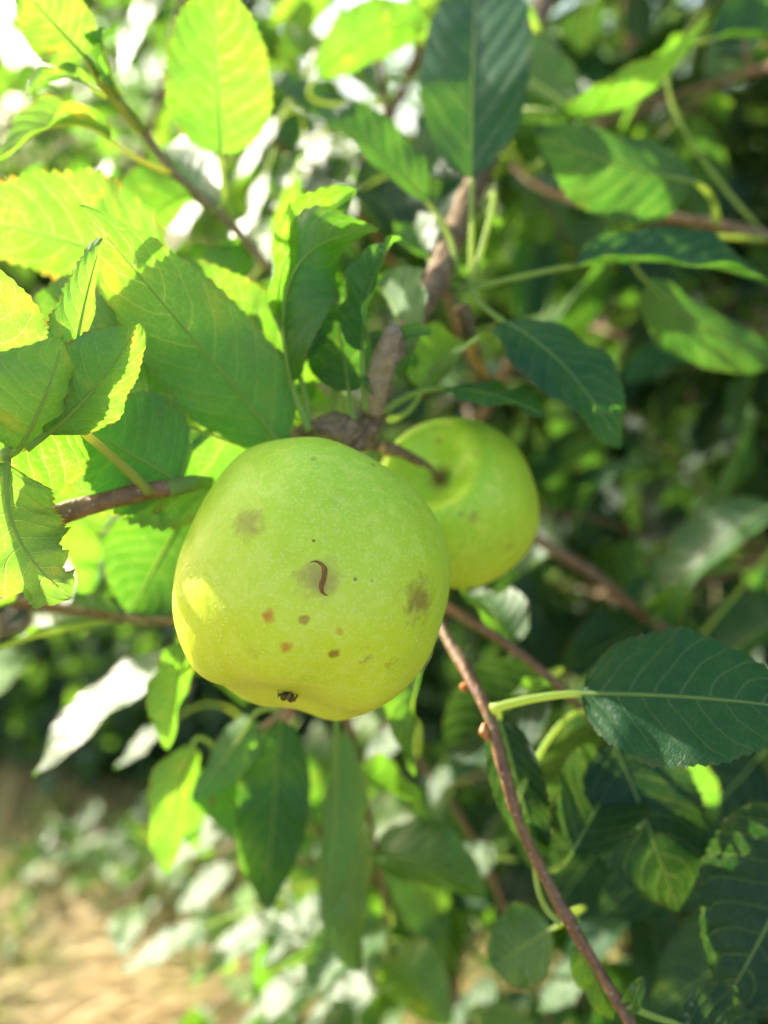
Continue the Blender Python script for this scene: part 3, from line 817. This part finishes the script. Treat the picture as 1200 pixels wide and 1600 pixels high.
SUNNY = [(100, 1130, .35), (150, 1080, .355), (340, 1285, .47), (355, 1215, .48), (375, 1475, .50), (255, 1485, .50), (465, 1455, .49), (545, 1560, .50), (230, 1160, .44), (320, 1390, .5),
         (440, 1560, .5), (290, 1330, .5), (735, 1345, .43), (880, 1545, .44), (600, 1170, .45), (740, 1570, .45), (690, 1235, .44), (970, 780, .42), (1110, 1210, .38), (285, 950, .235), (290, 1010, .235),
         (395, 520, .46), (400, 238, .44), (700, 60, .35), (648, 1120, .318)]
SUNP = [P(*q) for q in SUNNY]
def clears(p, rad=.032):
    """True where a background leaf would not shade or hide one of the sunlit leaves"""
    p = Vector(p)
    for q in SUNP:
        w = p - q
        t = w.dot(SUND)
        if t > 0 and (w - SUND * t).length < rad: return False
        c = p - CAM
        dq = (q - CAM).normalized(); t = c.dot(dq)
        if 0 < t < (q - CAM).length - .01 and (c - dq * t).length < .028: return False
    return True

def bough(name, pts, radii, n, label, seed, mix='ggyd', spread=.16, twigs=7, size=(.75, 1.15), cat='branch', per=5, group=G_BR):
    rg = random.Random(seed)
    root = empty(name, P(*pts[0]) if len(pts[0]) == 3 and name != 'x' else pts[0], label, cat, group)
    W = [P(*p) for p in pts]
    branch('bough', W, radii, M_BARK, root, rough=.2, sides=10, per=per, seed=seed)
    c = catmull(W, 10)
    rl_ = np.array(root.location)
    placed = 0
    nt_ = twigs
    for t in range(nt_):
        i = int((t + .5) / nt_ * (len(c) - 2))
        st = c[i]
        tg = nrm(c[i + 1] - c[i])
        d = nrm(np.array([rg.gauss(0, 1), rg.gauss(0, 1), rg.gauss(.2, .8)]) + tg * .7)
        Lt = spread * rg.uniform(.6, 1.25)
        e = st + d * Lt
        mdl = (st + e) / 2 + np.array([rg.uniform(-.02, .02), rg.uniform(-.02, .02), rg.uniform(0, .03)])
        cc = catmull([st, mdl, e], 5)
        v, f = tube(cc - rl_, [.0018, .0013, .0008], 6)
        mesh_obj('twig', v, f, M_RED, root)
        m = (n - placed) // (nt_ - t)
        for q in range(m):
            s = (q + .6) / m
            bp = bez([st, mdl, e], s)
            az = q * 2.4 + rg.uniform(-.4, .4)
            td = nrm(e - st)
            a1 = nrm(np.cross(td, [0, 0, 1])); a2 = np.cross(a1, td)
            out = a1 * math.cos(az) + a2 * math.sin(az)
            dr = nrm(out + td * rg.uniform(.2, .9) + np.array([0, 0, -.35]))
            up = np.array([rg.gauss(-.35, .4), rg.gauss(-.1, .4), 1.0])
            if rg.random() < .15: up = -up
            z = nrm(up - dr * np.dot(up, dr))
            y = np.cross(z, dr)
            sc = rg.uniform(*size)
            me_ = rg.choice(VAR[rg.choice(mix)])
            if not clears(bp + dr * .06 * sc): continue
            o = bpy.data.objects.new('leaf', me_)
            M = Matrix(((dr[0], y[0], z[0], 0), (dr[1], y[1], z[1], 0), (dr[2], y[2], z[2], 0), (0, 0, 0, 1)))
            o.parent = root
            pos = bp + dr * .024 * sc - rl_
            o.matrix_local = Matrix.Translation(Vector(pos)) @ M @ Matrix.Scale(sc, 4)
            col.objects.link(o)
        placed += m
    return root

bough('apple_branch', [(1260, 90, .50), (1120, 130, .56), (980, 180, .62), (860, 230, .70)], [.004, .003, .002], 46, 'blurred leafy branch in the top right corner', 11, 'kdg')
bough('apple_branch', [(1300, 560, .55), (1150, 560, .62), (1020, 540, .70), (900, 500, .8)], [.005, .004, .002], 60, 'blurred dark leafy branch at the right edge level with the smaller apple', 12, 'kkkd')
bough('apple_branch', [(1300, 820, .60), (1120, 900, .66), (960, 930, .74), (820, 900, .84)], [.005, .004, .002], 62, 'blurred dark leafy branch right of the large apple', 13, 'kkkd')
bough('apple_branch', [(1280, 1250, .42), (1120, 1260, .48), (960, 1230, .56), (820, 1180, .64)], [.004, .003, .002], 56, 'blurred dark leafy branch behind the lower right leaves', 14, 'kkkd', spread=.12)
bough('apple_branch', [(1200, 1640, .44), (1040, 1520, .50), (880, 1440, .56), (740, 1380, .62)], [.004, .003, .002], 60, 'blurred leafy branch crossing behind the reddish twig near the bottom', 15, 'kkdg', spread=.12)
bough('apple_branch', [(760, 1660, .50), (680, 1500, .54), (590, 1380, .58), (520, 1280, .64)], [.004, .003, .002], 56, 'sunlit leafy branch at the bottom centre', 16, 'ggy', spread=.11)
bough('apple_branch', [(520, 1680, .60), (450, 1560, .62), (380, 1430, .66), (330, 1300, .70)], [.003, .002, .0015], 16, 'blurred yellow-green leafy branch end low over the straw', 24, 'yyg', spread=.09, twigs=8, size=(.6, .9))
bough('apple_branch', [(700, 1300, .62), (620, 1330, .64), (540, 1380, .68), (470, 1420, .72)], [.003, .002, .0015], 44, 'blurred bright leafy branch end under the hanging leaves', 25, 'yyg', spread=.10, twigs=8, size=(.6, .95))
bough('apple_branch', [(700, -80, .55), (640, 120, .60), (560, 260, .66), (480, 420, .74)], [.005, .004, .002], 60, 'blurred leafy branch behind the top centre leaves', 17, 'gyd')
bough('apple_branch', [(300, -60, .60), (260, 120, .64), (200, 300, .70), (120, 460, .78)], [.004, .003, .002], 56, 'pale sunlit leafy branch behind the upper left shoot', 18, 'ggy')
bough('apple_branch', [(560, 900, .60), (420, 820, .62), (280, 760, .66), (120, 700, .72)], [.004, .003, .002], 26, 'leafy branch behind the large apple and the left twig', 19, 'gyg')
bough('apple_branch', [(-120, 260, .95), (40, 180, .98), (180, 100, 1.02), (330, 30, 1.08)], [.006, .004, .002], 70, 'pale blurred leafy branch filling the upper left corner', 26, 'ggy', spread=.2, twigs=9, size=(.9, 1.3))
bough('apple_branch', [(-60, 1010, .50), (40, 980, .54), (140, 940, .60), (230, 900, .66)], [.003, .002, .0015], 18, 'small leafy branch at the left edge under the twig', 20, 'ggy', spread=.10, twigs=4)
bough('apple_branch', [(800, 560, .50), (740, 680, .55), (700, 800, .6), (700, 950, .66)], [.004, .003, .002], 46, 'dark leafy branch hidden behind the smaller apple', 21, 'kkd')
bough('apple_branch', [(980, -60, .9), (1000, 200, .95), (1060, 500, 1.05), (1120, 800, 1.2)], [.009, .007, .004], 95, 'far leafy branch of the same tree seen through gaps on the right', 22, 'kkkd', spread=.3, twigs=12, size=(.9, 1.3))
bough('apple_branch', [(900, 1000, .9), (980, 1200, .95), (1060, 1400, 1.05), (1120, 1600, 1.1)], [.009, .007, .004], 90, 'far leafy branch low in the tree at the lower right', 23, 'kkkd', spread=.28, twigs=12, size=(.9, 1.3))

HV = (SUND - FWD).normalized()
def shiny(parent, px, py, d, length, ang, width, seed, node, mat=None, off=.05, label=None):
    rg = random.Random(seed)
    n = ((SUND + (CAM - P(px, py, d)).normalized()).normalized() + Vector((rg.gauss(0, off), rg.gauss(0, off), rg.gauss(0, off)))).normalized()
    e = RIGHT * math.cos(R(ang)) + UP * math.sin(R(ang))
    e = (e - n * e.dot(n)).normalized()
    c = P(px, py, d)
    return leaf(parent, c - e * length / 2, c + e * length / 2, width, (n.dot(RIGHT), n.dot(UP), -n.dot(FWD)), node=node, bulge=.03, fold=.06, curl=.0,
                wave=.001, mat=mat or M_LEAF, label=label, rows=41, cols=9)
sl = empty('apple_shoot', P(420, 1300, .50), 'shoot of glossy leaves shining white in the sun at the lower left, over the straw', 'shoot', G_BR)
branch('bark_stem', [P(470, 1080, .47), P(430, 1180, .48), P(400, 1280, .49), P(400, 1380, .50), P(420, 1480, .51), P(470, 1600, .52)], [.0022, .0019, .0017, .0015, .0010], M_RED, sl, rough=.12, sides=10)
for q_, (px, py, d, L, an, w, ny) in enumerate([(340, 1285, .47, .050, 215, .026, 1220), (355, 1215, .48, .055, 245, .028, 1180), (375, 1475, .50, .058, 250, .028, 1400), (255, 1485, .50, .055, 245, .026, 1420),
        (465, 1455, .49, .055, 262, .036, 1400), (545, 1560, .50, .07, 235, .036, 1500), (230, 1160, .44, .040, 250, .018, 1190), (320, 1390, .5, .04, 235, .03, 1360), (440, 1560, .50, .06, 250, .03, 1520),
        (290, 1330, .5, .045, 220, .022, 1300)]):
    shiny(sl, px, py, d, L, an, w, q_ + 5, (410, ny, .495))
sc2 = empty('apple_shoot', P(600, 330, .52), 'shoot of glossy leaves catching the sun behind the upright leaf cluster', 'shoot', G_BR)
branch('bark_stem', [P(620, 420, .52), P(560, 330, .50), P(480, 260, .48), P(400, 210, .47), P(300, 180, .46)], [.0022, .0019, .0017, .0015, .0010], M_RED, sc2, rough=.12, sides=10)
for q_, (px, py, d, L, an, w, nx_, ny) in enumerate([(400, 238, .44, .045, 185, .022, 470, 255), (490, 232, .44, .04, 170, .022, 520, 295), (405, 315, .46, .035, 265, .02, 430, 230), (395, 520, .46, .05, 240, .034, 520, 300),
        (500, 80, .45, .035, 200, .02, 420, 215), (280, 360, .47, .05, 200, .03, 380, 205), (345, 500, .47, .04, 230, .028, 450, 240)]):
    shiny(sc2, px, py, d, L, an, w, q_ + 45, (nx_, ny, .48))
sr_ = empty('apple_shoot', P(760, 1300, .46), 'shoot behind the reddish twig with a few sun-bleached glossy leaves', 'shoot', G_BR)
branch('bark_stem', [P(600, 1130, .48), P(680, 1220, .47), P(750, 1330, .46), P(800, 1450, .46), P(860, 1600, .46)], [.0022, .0019, .0017, .0015, .0010], M_RED, sr_, rough=.12, sides=10)
for q_, (px, py, d, L, an, w, nx_, ny) in enumerate([(735, 1345, .43, .036, 150, .020, 760, 1340), (880, 1545, .44, .035, 200, .024, 850, 1560), (600, 1170, .45, .035, 240, .022, 650, 1180), (740, 1570, .45, .035, 250, .018, 840, 1560), (690, 1235, .44, .04, 300, .014, 700, 1250)]):
    shiny(sr_, px, py, d, L, an, w, q_ + 75, (nx_, ny, .465))

# ------------------------------------------------------------------ ground
M_GROUND, nt = new_mat('orchard_ground')
k = N(nt)
tc = k.n('ShaderNodeTexCoord')
ob = tc.outputs['Object']
n1 = k.noise(ob, 1.6, 4); n2 = k.noise(ob, 14, 5, .65); n3 = k.noise(ob, 70, 4, .7)
c = k.mix(k.ss(n2, .38, .66), (0.11, 0.08, 0.03), (0.36, 0.28, 0.10))
c = k.mix(k.ss(n1, .48, .62, 0, .75), c, (0.075, 0.13, 0.03))
c = k.mix(k.ss(n3, .5, .75, 0, .5), c, (0.36, 0.27, 0.13))
pr = k.n('ShaderNodeBsdfPrincipled'); sx = k.n('ShaderNodeSeparateXYZ'); nt.links.new(ob, sx.inputs[0])
far_shade = k.ss(k.m('ADD', sx.outputs[1], k.m('MULTIPLY', n1, .5)), 1.4, 1.65)  # soil darkened beyond the straw, shade put into its colour
c = k.mix(far_shade, c, k.mix(k.ss(n2, .4, .65), (0.05, 0.032, 0.02), (0.13, 0.075, 0.04)))
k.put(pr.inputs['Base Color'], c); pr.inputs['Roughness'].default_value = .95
pr.inputs['Specular IOR Level'].default_value = .1
b = k.n('ShaderNodeBump'); b.inputs['Distance'].default_value = .02; k.put(b.inputs['Height'], k.m('ADD', n2, n3)); k.put(pr.inputs['Normal'], b.outputs[0])
out = k.n('ShaderNodeOutputMaterial'); nt.links.new(pr.outputs[0], out.inputs[0])
def gz(x, y):
    return .03 * noise.noise(Vector((x * .9, y * .9, 0))) + .012 * noise.noise(Vector((x * 4, y * 4, 3)))
gv, gf = [], []
xs = list(np.concatenate([[-200, -60, -20, -9], np.linspace(-6, 6, 61), [9, 20, 60, 200]]))
ys = list(np.concatenate([[-200, -60, -20, -8], np.linspace(-4, 12, 81), [20, 60, 200]]))
for y in ys:
    for x in xs: gv.append((x, y, gz(x, y) if abs(x) < 7 and -5 < y < 13 else 0))
nx = len(xs)
for j in range(len(ys) - 1):
    for i in range(nx - 1):
        a = j * nx + i; gf.append((a, a + 1, a + nx + 1, a + nx))
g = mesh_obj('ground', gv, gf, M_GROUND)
tag(g, kind='structure')

def blades(name, n, region, hmin, hmax, flat, mat, seed, clump=1.5, wid=.0025, thr=0.0, stretch=1.0):
    rg = np.random.RandomState(seed)
    vs, fs = [], []
    k_ = 0
    while k_ < n:
        x = rg.uniform(region[0], region[1]); y = rg.uniform(region[2], region[3])
        if noise.noise(Vector((x * clump, y * clump * stretch + x * .8, seed))) < thr - rg.uniform(0, .1): continue
        k_ += 1
        z = gz(x, y)
        h = rg.uniform(hmin, hmax)
        a = rg.uniform(0, 2 * math.pi) if flat[0] < 1.1 else rg.normal(.12 + 2.2 * noise.noise(Vector((x * 1.6, y * 1.6, 9))), .30)
        lean = rg.uniform(*flat)
        d = np.array([math.cos(a), math.sin(a), 0])
        s = np.array([-math.sin(a), math.cos(a), 0]) * wid * rg.uniform(.6, 1.5)
        p0 = np.array([x, y, z - .003]); lift = rg.uniform(0, .025) if flat[0] > 1.1 else 0
        p0[2] += lift
        p1 = p0 + (d * math.sin(lean) + np.array([0, 0, math.cos(lean)])) * h * .5
        l2 = min(1.62, lean + rg.uniform(.1, .6))
        p2 = p1 + (d * math.sin(l2) + np.array([0, 0, math.cos(l2)])) * h * .5
        b0 = len(vs)
        vs += [p0 - s, p0 + s, p1 + s * .8, p1 - s * .8, p2]
        fs += [(b0, b0 + 1, b0 + 2, b0 + 3), (b0 + 3, b0 + 2, b0 + 4)]
    return mesh_obj(name, vs, fs, mat, smooth=False)

def grass_mat(name, c1, c2, tr):
    m, nt = new_mat(name); k = N(nt)
    geo = k.n('ShaderNodeNewGeometry')
    pr = k.n('ShaderNodeBsdfPrincipled')
    cc = k.mix(geo.outputs['Random Per Island'], c1, c2)
    k.put(pr.inputs['Base Color'], cc); pr.inputs['Roughness'].default_value = .6
    t = k.n('ShaderNodeBsdfTranslucent'); k.put(t.inputs[0], tr)
    mx = k.n('ShaderNodeMixShader'); mx.inputs[0].default_value = .35
    nt.links.new(pr.outputs[0], mx.inputs[1]); nt.links.new(t.outputs[0], mx.inputs[2])
    o = k.n('ShaderNodeOutputMaterial'); nt.links.new(mx.outputs[0], o.inputs[0])
    return m
M_STRAW = grass_mat('straw_dry', (0.74, 0.58, 0.24), (0.44, 0.33, 0.12), (0.6, .4, .14))
M_GRASS = grass_mat('grass_green', (0.09, 0.19, 0.03), (0.17, 0.25, 0.06), (0.35, .55, .05))
tag(blades('dry_straw', 40000, (-1.3, .7, .6, 1.62), .10, .34, (1.2, 1.5), M_STRAW, 3, 2.2, .0034, .02, 6.0), 'mown dry straw lying on the ground at the lower left', 'straw', kind='stuff')
tag(blades('grass', 26000, (-1.6, 1.4, .9, 2.6), .05, .13, (.05, .9), M_GRASS, 5, 7, .0034, .03), 'short green grass growing through the straw', 'grass', kind='stuff')

# low green weeds on the sunlit ground, one plant each
def weed(x, y, h, seed, label):
    rg = random.Random(seed)
    root = empty('weed', (x, y, gz(x, y)), label, 'weed', 'leafy weeds on the ground')
    v, f = tube(catmull([(0, 0, -.01), (rg.uniform(-.01, .01), 0, h * .5), (rg.uniform(-.02, .02), rg.uniform(-.02, .02), h)], 5), [.003, .002, .001], 6)
    mesh_obj('stem', v, f, M_STALK, root)
    for q in range(12):
        az = q * 2.4; s = .25 + .75 * q / 12
        dr = nrm(np.array([math.cos(az), math.sin(az), .4]))
        z = nrm(np.array([0, 0, 1]) - dr * dr[2]); yv = np.cross(z, dr)
        o = bpy.data.objects.new('leaf', rg.choice(VAR['y'])); o.parent = root
        M = Matrix(((dr[0], yv[0], z[0], 0), (dr[1], yv[1], z[1], 0), (dr[2], yv[2], z[2], 0), (0, 0, 0, 1)))
        sc = rg.uniform(.6, 1.1)
        o.matrix_local = Matrix.Translation(Vector((dr[0] * .02, dr[1] * .02, h * s))) @ M @ Matrix.Scale(sc, 4)
        col.objects.link(o)
def ground_hit(px, py):
    d = P(px, py, 1) - CAM
    t = -CAM.z / d.z
    return CAM + d * t
for (px, py, h, lab) in [(135, 1400, .16, 'leftmost pale weed standing on the sunlit straw'), (175, 1430, .14, 'bright weed between two others on the straw'), (250, 1440, .18, 'weed nearest the hanging leaves on the straw'), (60, 1400, .10, 'small weed at the left edge of the straw'), (215, 1370, .13, 'weed standing where the straw meets the dark undergrowth'), (330, 1440, .15, 'weed hidden behind the glossy hanging leaves'), (20, 1500, .06, 'lowest weed by the left edge of the straw')]:
    q = ground_hit(px, py); weed(q.x, q.y, h, px, lab)

# ------------------------------------------------------------------ trees
def crown_mesh(n, rx, ry, rz, seed, lo=.35):
    rg = np.random.RandomState(seed)
    base = VAR['g'][0]
    vs, fs, uv = [], [], []
    cl = [(rg.normal(0, .45, 3)) for _ in range(26)]
    while len(fs) < n * 2:
        c = cl[rg.randint(26)]
        p = c + rg.normal(0, .24, 3)
        if np.linalg.norm(p) > 1.15: continue
        p = p * np.array([rx, ry, rz])
        d = nrm(rg.normal(0, 1, 3) + np.array([0, 0, -.3])); u = nrm(np.cross(d, nrm(rg.normal(0, .5, 3) + np.array([0, 0, 1.]))))
        nn = np.cross(u, d)
        L = rg.uniform(.06, .095); w = L * .26
        b0 = len(vs)
        vs += [p, p + d * L * .45 + u * w + nn * w * .3, p + d * L - nn * L * .12, p + d * L * .45 - u * w + nn * w * .3]
        uv += [(.5, 0), (1, .45), (.5, 1), (0, .45)]
        fs += [(b0, b0 + 1, b0 + 2), (b0, b0 + 2, b0 + 3)]
    return vs, fs, uv

def tree(loc, h, rad, n, seed, label, trunk_r=.07, crown_z=None, group='apple trees standing in the orchard', rz=None):
    rg = random.Random(seed)
    root = empty('apple_tree', loc, label, 'tree', group)
    cz = crown_z or h * .62
    pts = [(0, 0, -.05), (rg.uniform(-.05, .05), rg.uniform(-.05, .05), cz * .35), (rg.uniform(-.1, .1), rg.uniform(-.1, .1), cz * .75), (rg.uniform(-.1, .1), 0, cz * 1.15)]
    v, f = tube(catmull(pts, 8), [trunk_r * 1.3, trunk_r, trunk_r * .8, trunk_r * .4], 16, .1, seed)
    mesh_obj('trunk', v, f, M_OLDBARK, root)
    for i in range(6):
        a = i * 1.05 + rg.uniform(-.3, .3)
        z0 = cz * rg.uniform(.5, .9)
        e = (math.cos(a) * rad * .75, math.sin(a) * rad * .75, z0 + h * rg.uniform(.05, .3))
        v, f = tube(catmull([(0, 0, z0), (e[0] * .5, e[1] * .5, (z0 + e[2]) / 2 + .05), e], 6), [trunk_r * .45, trunk_r * .3, trunk_r * .12], 9, .15, i)
        mesh_obj('limb', v, f, M_OLDBARK, root)
    vs, fs, uv = crown_mesh(n, rad, rad, rz or h * .38, seed)
    o = mesh_obj('crown', [np.array(q) + np.array([0, 0, cz]) for q in vs], fs, M_FAR, root, uvs=uv, smooth=False)
    o['kind'] = 'stuff'
    return root

# the tree the apples grow on: trunk behind on the right, plus crown lumps out of view, added to block sun and sky
own = tree(Vector((1.0, 1.45, 0)), 2.9, .9, 10, 31, 'the apple tree itself, dark trunk and crown behind the fruit on the right', .055, 1.3, rz=1.1)
for c_ in list(own.children):
    if c_.name.startswith('crown'): bpy.data.objects.remove(c_, do_unlink=True)
def lump(cx, cy, cz, rx, ry, rz, n, seed):
    vs, fs, uv = crown_mesh(n, rx, ry, rz, seed)
    o = np.array([cx, cy, cz])
    V2, F2, U2 = [], [], []
    for q in range(0, len(vs), 4):
        p = Vector(vs[q] + o) - CAM
        d = p.dot(FWD)
        if d > 0 and d < .95:
            if abs(p.dot(RIGHT)) < d * .52 + .06 and abs(p.dot(UP)) < d * .68 + .06: continue
        if p.length < .32 or not clears(p + CAM, .045): continue
        b0 = len(V2)
        V2 += [v_ + o for v_ in vs[q:q + 4]]; U2 += uv[q:q + 4]
        F2 += [(b0, b0 + 1, b0 + 2), (b0, b0 + 2, b0 + 3)]
    return V2, F2, U2
V3, F3, U3 = [], [], []
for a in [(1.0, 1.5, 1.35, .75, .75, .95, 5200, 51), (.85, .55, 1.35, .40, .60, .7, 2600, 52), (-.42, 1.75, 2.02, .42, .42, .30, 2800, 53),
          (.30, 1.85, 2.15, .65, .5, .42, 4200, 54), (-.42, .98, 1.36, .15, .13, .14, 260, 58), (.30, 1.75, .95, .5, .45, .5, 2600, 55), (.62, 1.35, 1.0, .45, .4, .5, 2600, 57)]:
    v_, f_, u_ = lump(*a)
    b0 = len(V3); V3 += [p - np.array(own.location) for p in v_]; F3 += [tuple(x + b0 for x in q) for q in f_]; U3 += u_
mesh_obj('crown', V3, F3, M_SHADED, own, uvs=U3, smooth=False)['kind'] = 'stuff'
tree(Vector((-.55, 4.3, 0)), 2.3, .9, 5000, 32, 'neighbouring apple tree in the blurred distance at the upper left', .07, 1.45, rz=.95)
tree(Vector((1.2, 5.0, 0)), 3.0, 1.2, 5200, 33, 'apple tree far behind the middle of the picture', .07, 1.6, rz=1.2)
tree(Vector((-4.2, 6.2, 0)), 2.6, 1.0, 4000, 34, 'far apple tree beyond the left edge foliage', .08, 1.5, rz=1.0)
tree(Vector((3.0, 4.2, 0)), 3.0, 1.3, 5000, 35, 'far apple tree behind the right hand branches', .08, 1.6, rz=1.2)
tree(Vector((-1.6, 8.6, 0)), 3.2, 1.9, 6000, 36, 'tall tree at the very back of the orchard', .09, 1.9, rz=1.5)
tree(Vector((2.6, 8.6, 0)), 3.8, 2.0, 6000, 37, 'rear tree closing the orchard on the right', .09, 2.0, rz=1.7)
tree(Vector((-3.6, 7.0, 0)), 2.9, 1.3, 5000, 39, 'apple tree in the back row, seen pale between the upper left leaves', .08, 1.6, rz=1.25)
tree(Vector((-2.0, 5.9, 0)), 2.3, .9, 5000, 40, 'small far apple tree left of the nearer neighbouring tree', .07, 1.4, rz=.95)
tree(Vector((-6.4, 9.4, 0)), 3.4, 2.0, 6000, 38, 'rear tree closing the orchard on the left', .09, 1.9, rz=1.5)
# dark bush behind the lit straw
def bush(loc, rx, ry, h, n, seed, label):
    root = empty('bush', loc, label, 'bush', 'low bushes at the edge of the straw')
    rg = random.Random(seed)
    for i in range(7):
        a = i * .9
        v, f = tube(catmull([(0, 0, -.02), (math.cos(a) * rx * .35, math.sin(a) * ry * .35, h * .45), (math.cos(a) * rx * .7, math.sin(a) * ry * .7, h * rg.uniform(.7, 1))], 6), [.009, .006, .003], 7, .1, i)
        mesh_obj('stem', v, f, M_OLDBARK, root)
    vs, fs, uv = crown_mesh(n, rx, ry, h * .55, seed)
    mesh_obj('foliage', [np.array(q) * np.array([1, 1, 1]) + np.array([0, 0, h * .52]) for q in vs], fs, M_FAR, root, uvs=uv, smooth=False)['kind'] = 'stuff'
bush(Vector((-.85, 2.42, 0)), .50, .36, .72, 3600, 61, 'dark low bush behind the straw at the left')
bush(Vector((-.2, 2.6, 0)), .45, .4, .65, 2800, 62, 'dark low bush behind the stems under the large apple')
bush(Vector((-.62, 1.88, 0)), .34, .22, .32, 1500, 64, 'knee-high dark undergrowth just behind the straw, left of the hanging leaves')
bush(Vector((-1.15, 2.0, 0)), .34, .24, .36, 1500, 65, 'knee-high dark undergrowth at the left edge of the straw')
bush(Vector((-.08, 1.92, 0)), .34, .24, .34, 1500, 66, 'knee-high dark undergrowth behind the leaves below the large apple')
bush(Vector((-1.9, 3.2, 0)), .5, .4, .8, 3000, 63, 'dark low bush at the left edge beyond the straw')
print('objects', len(bpy.data.objects))
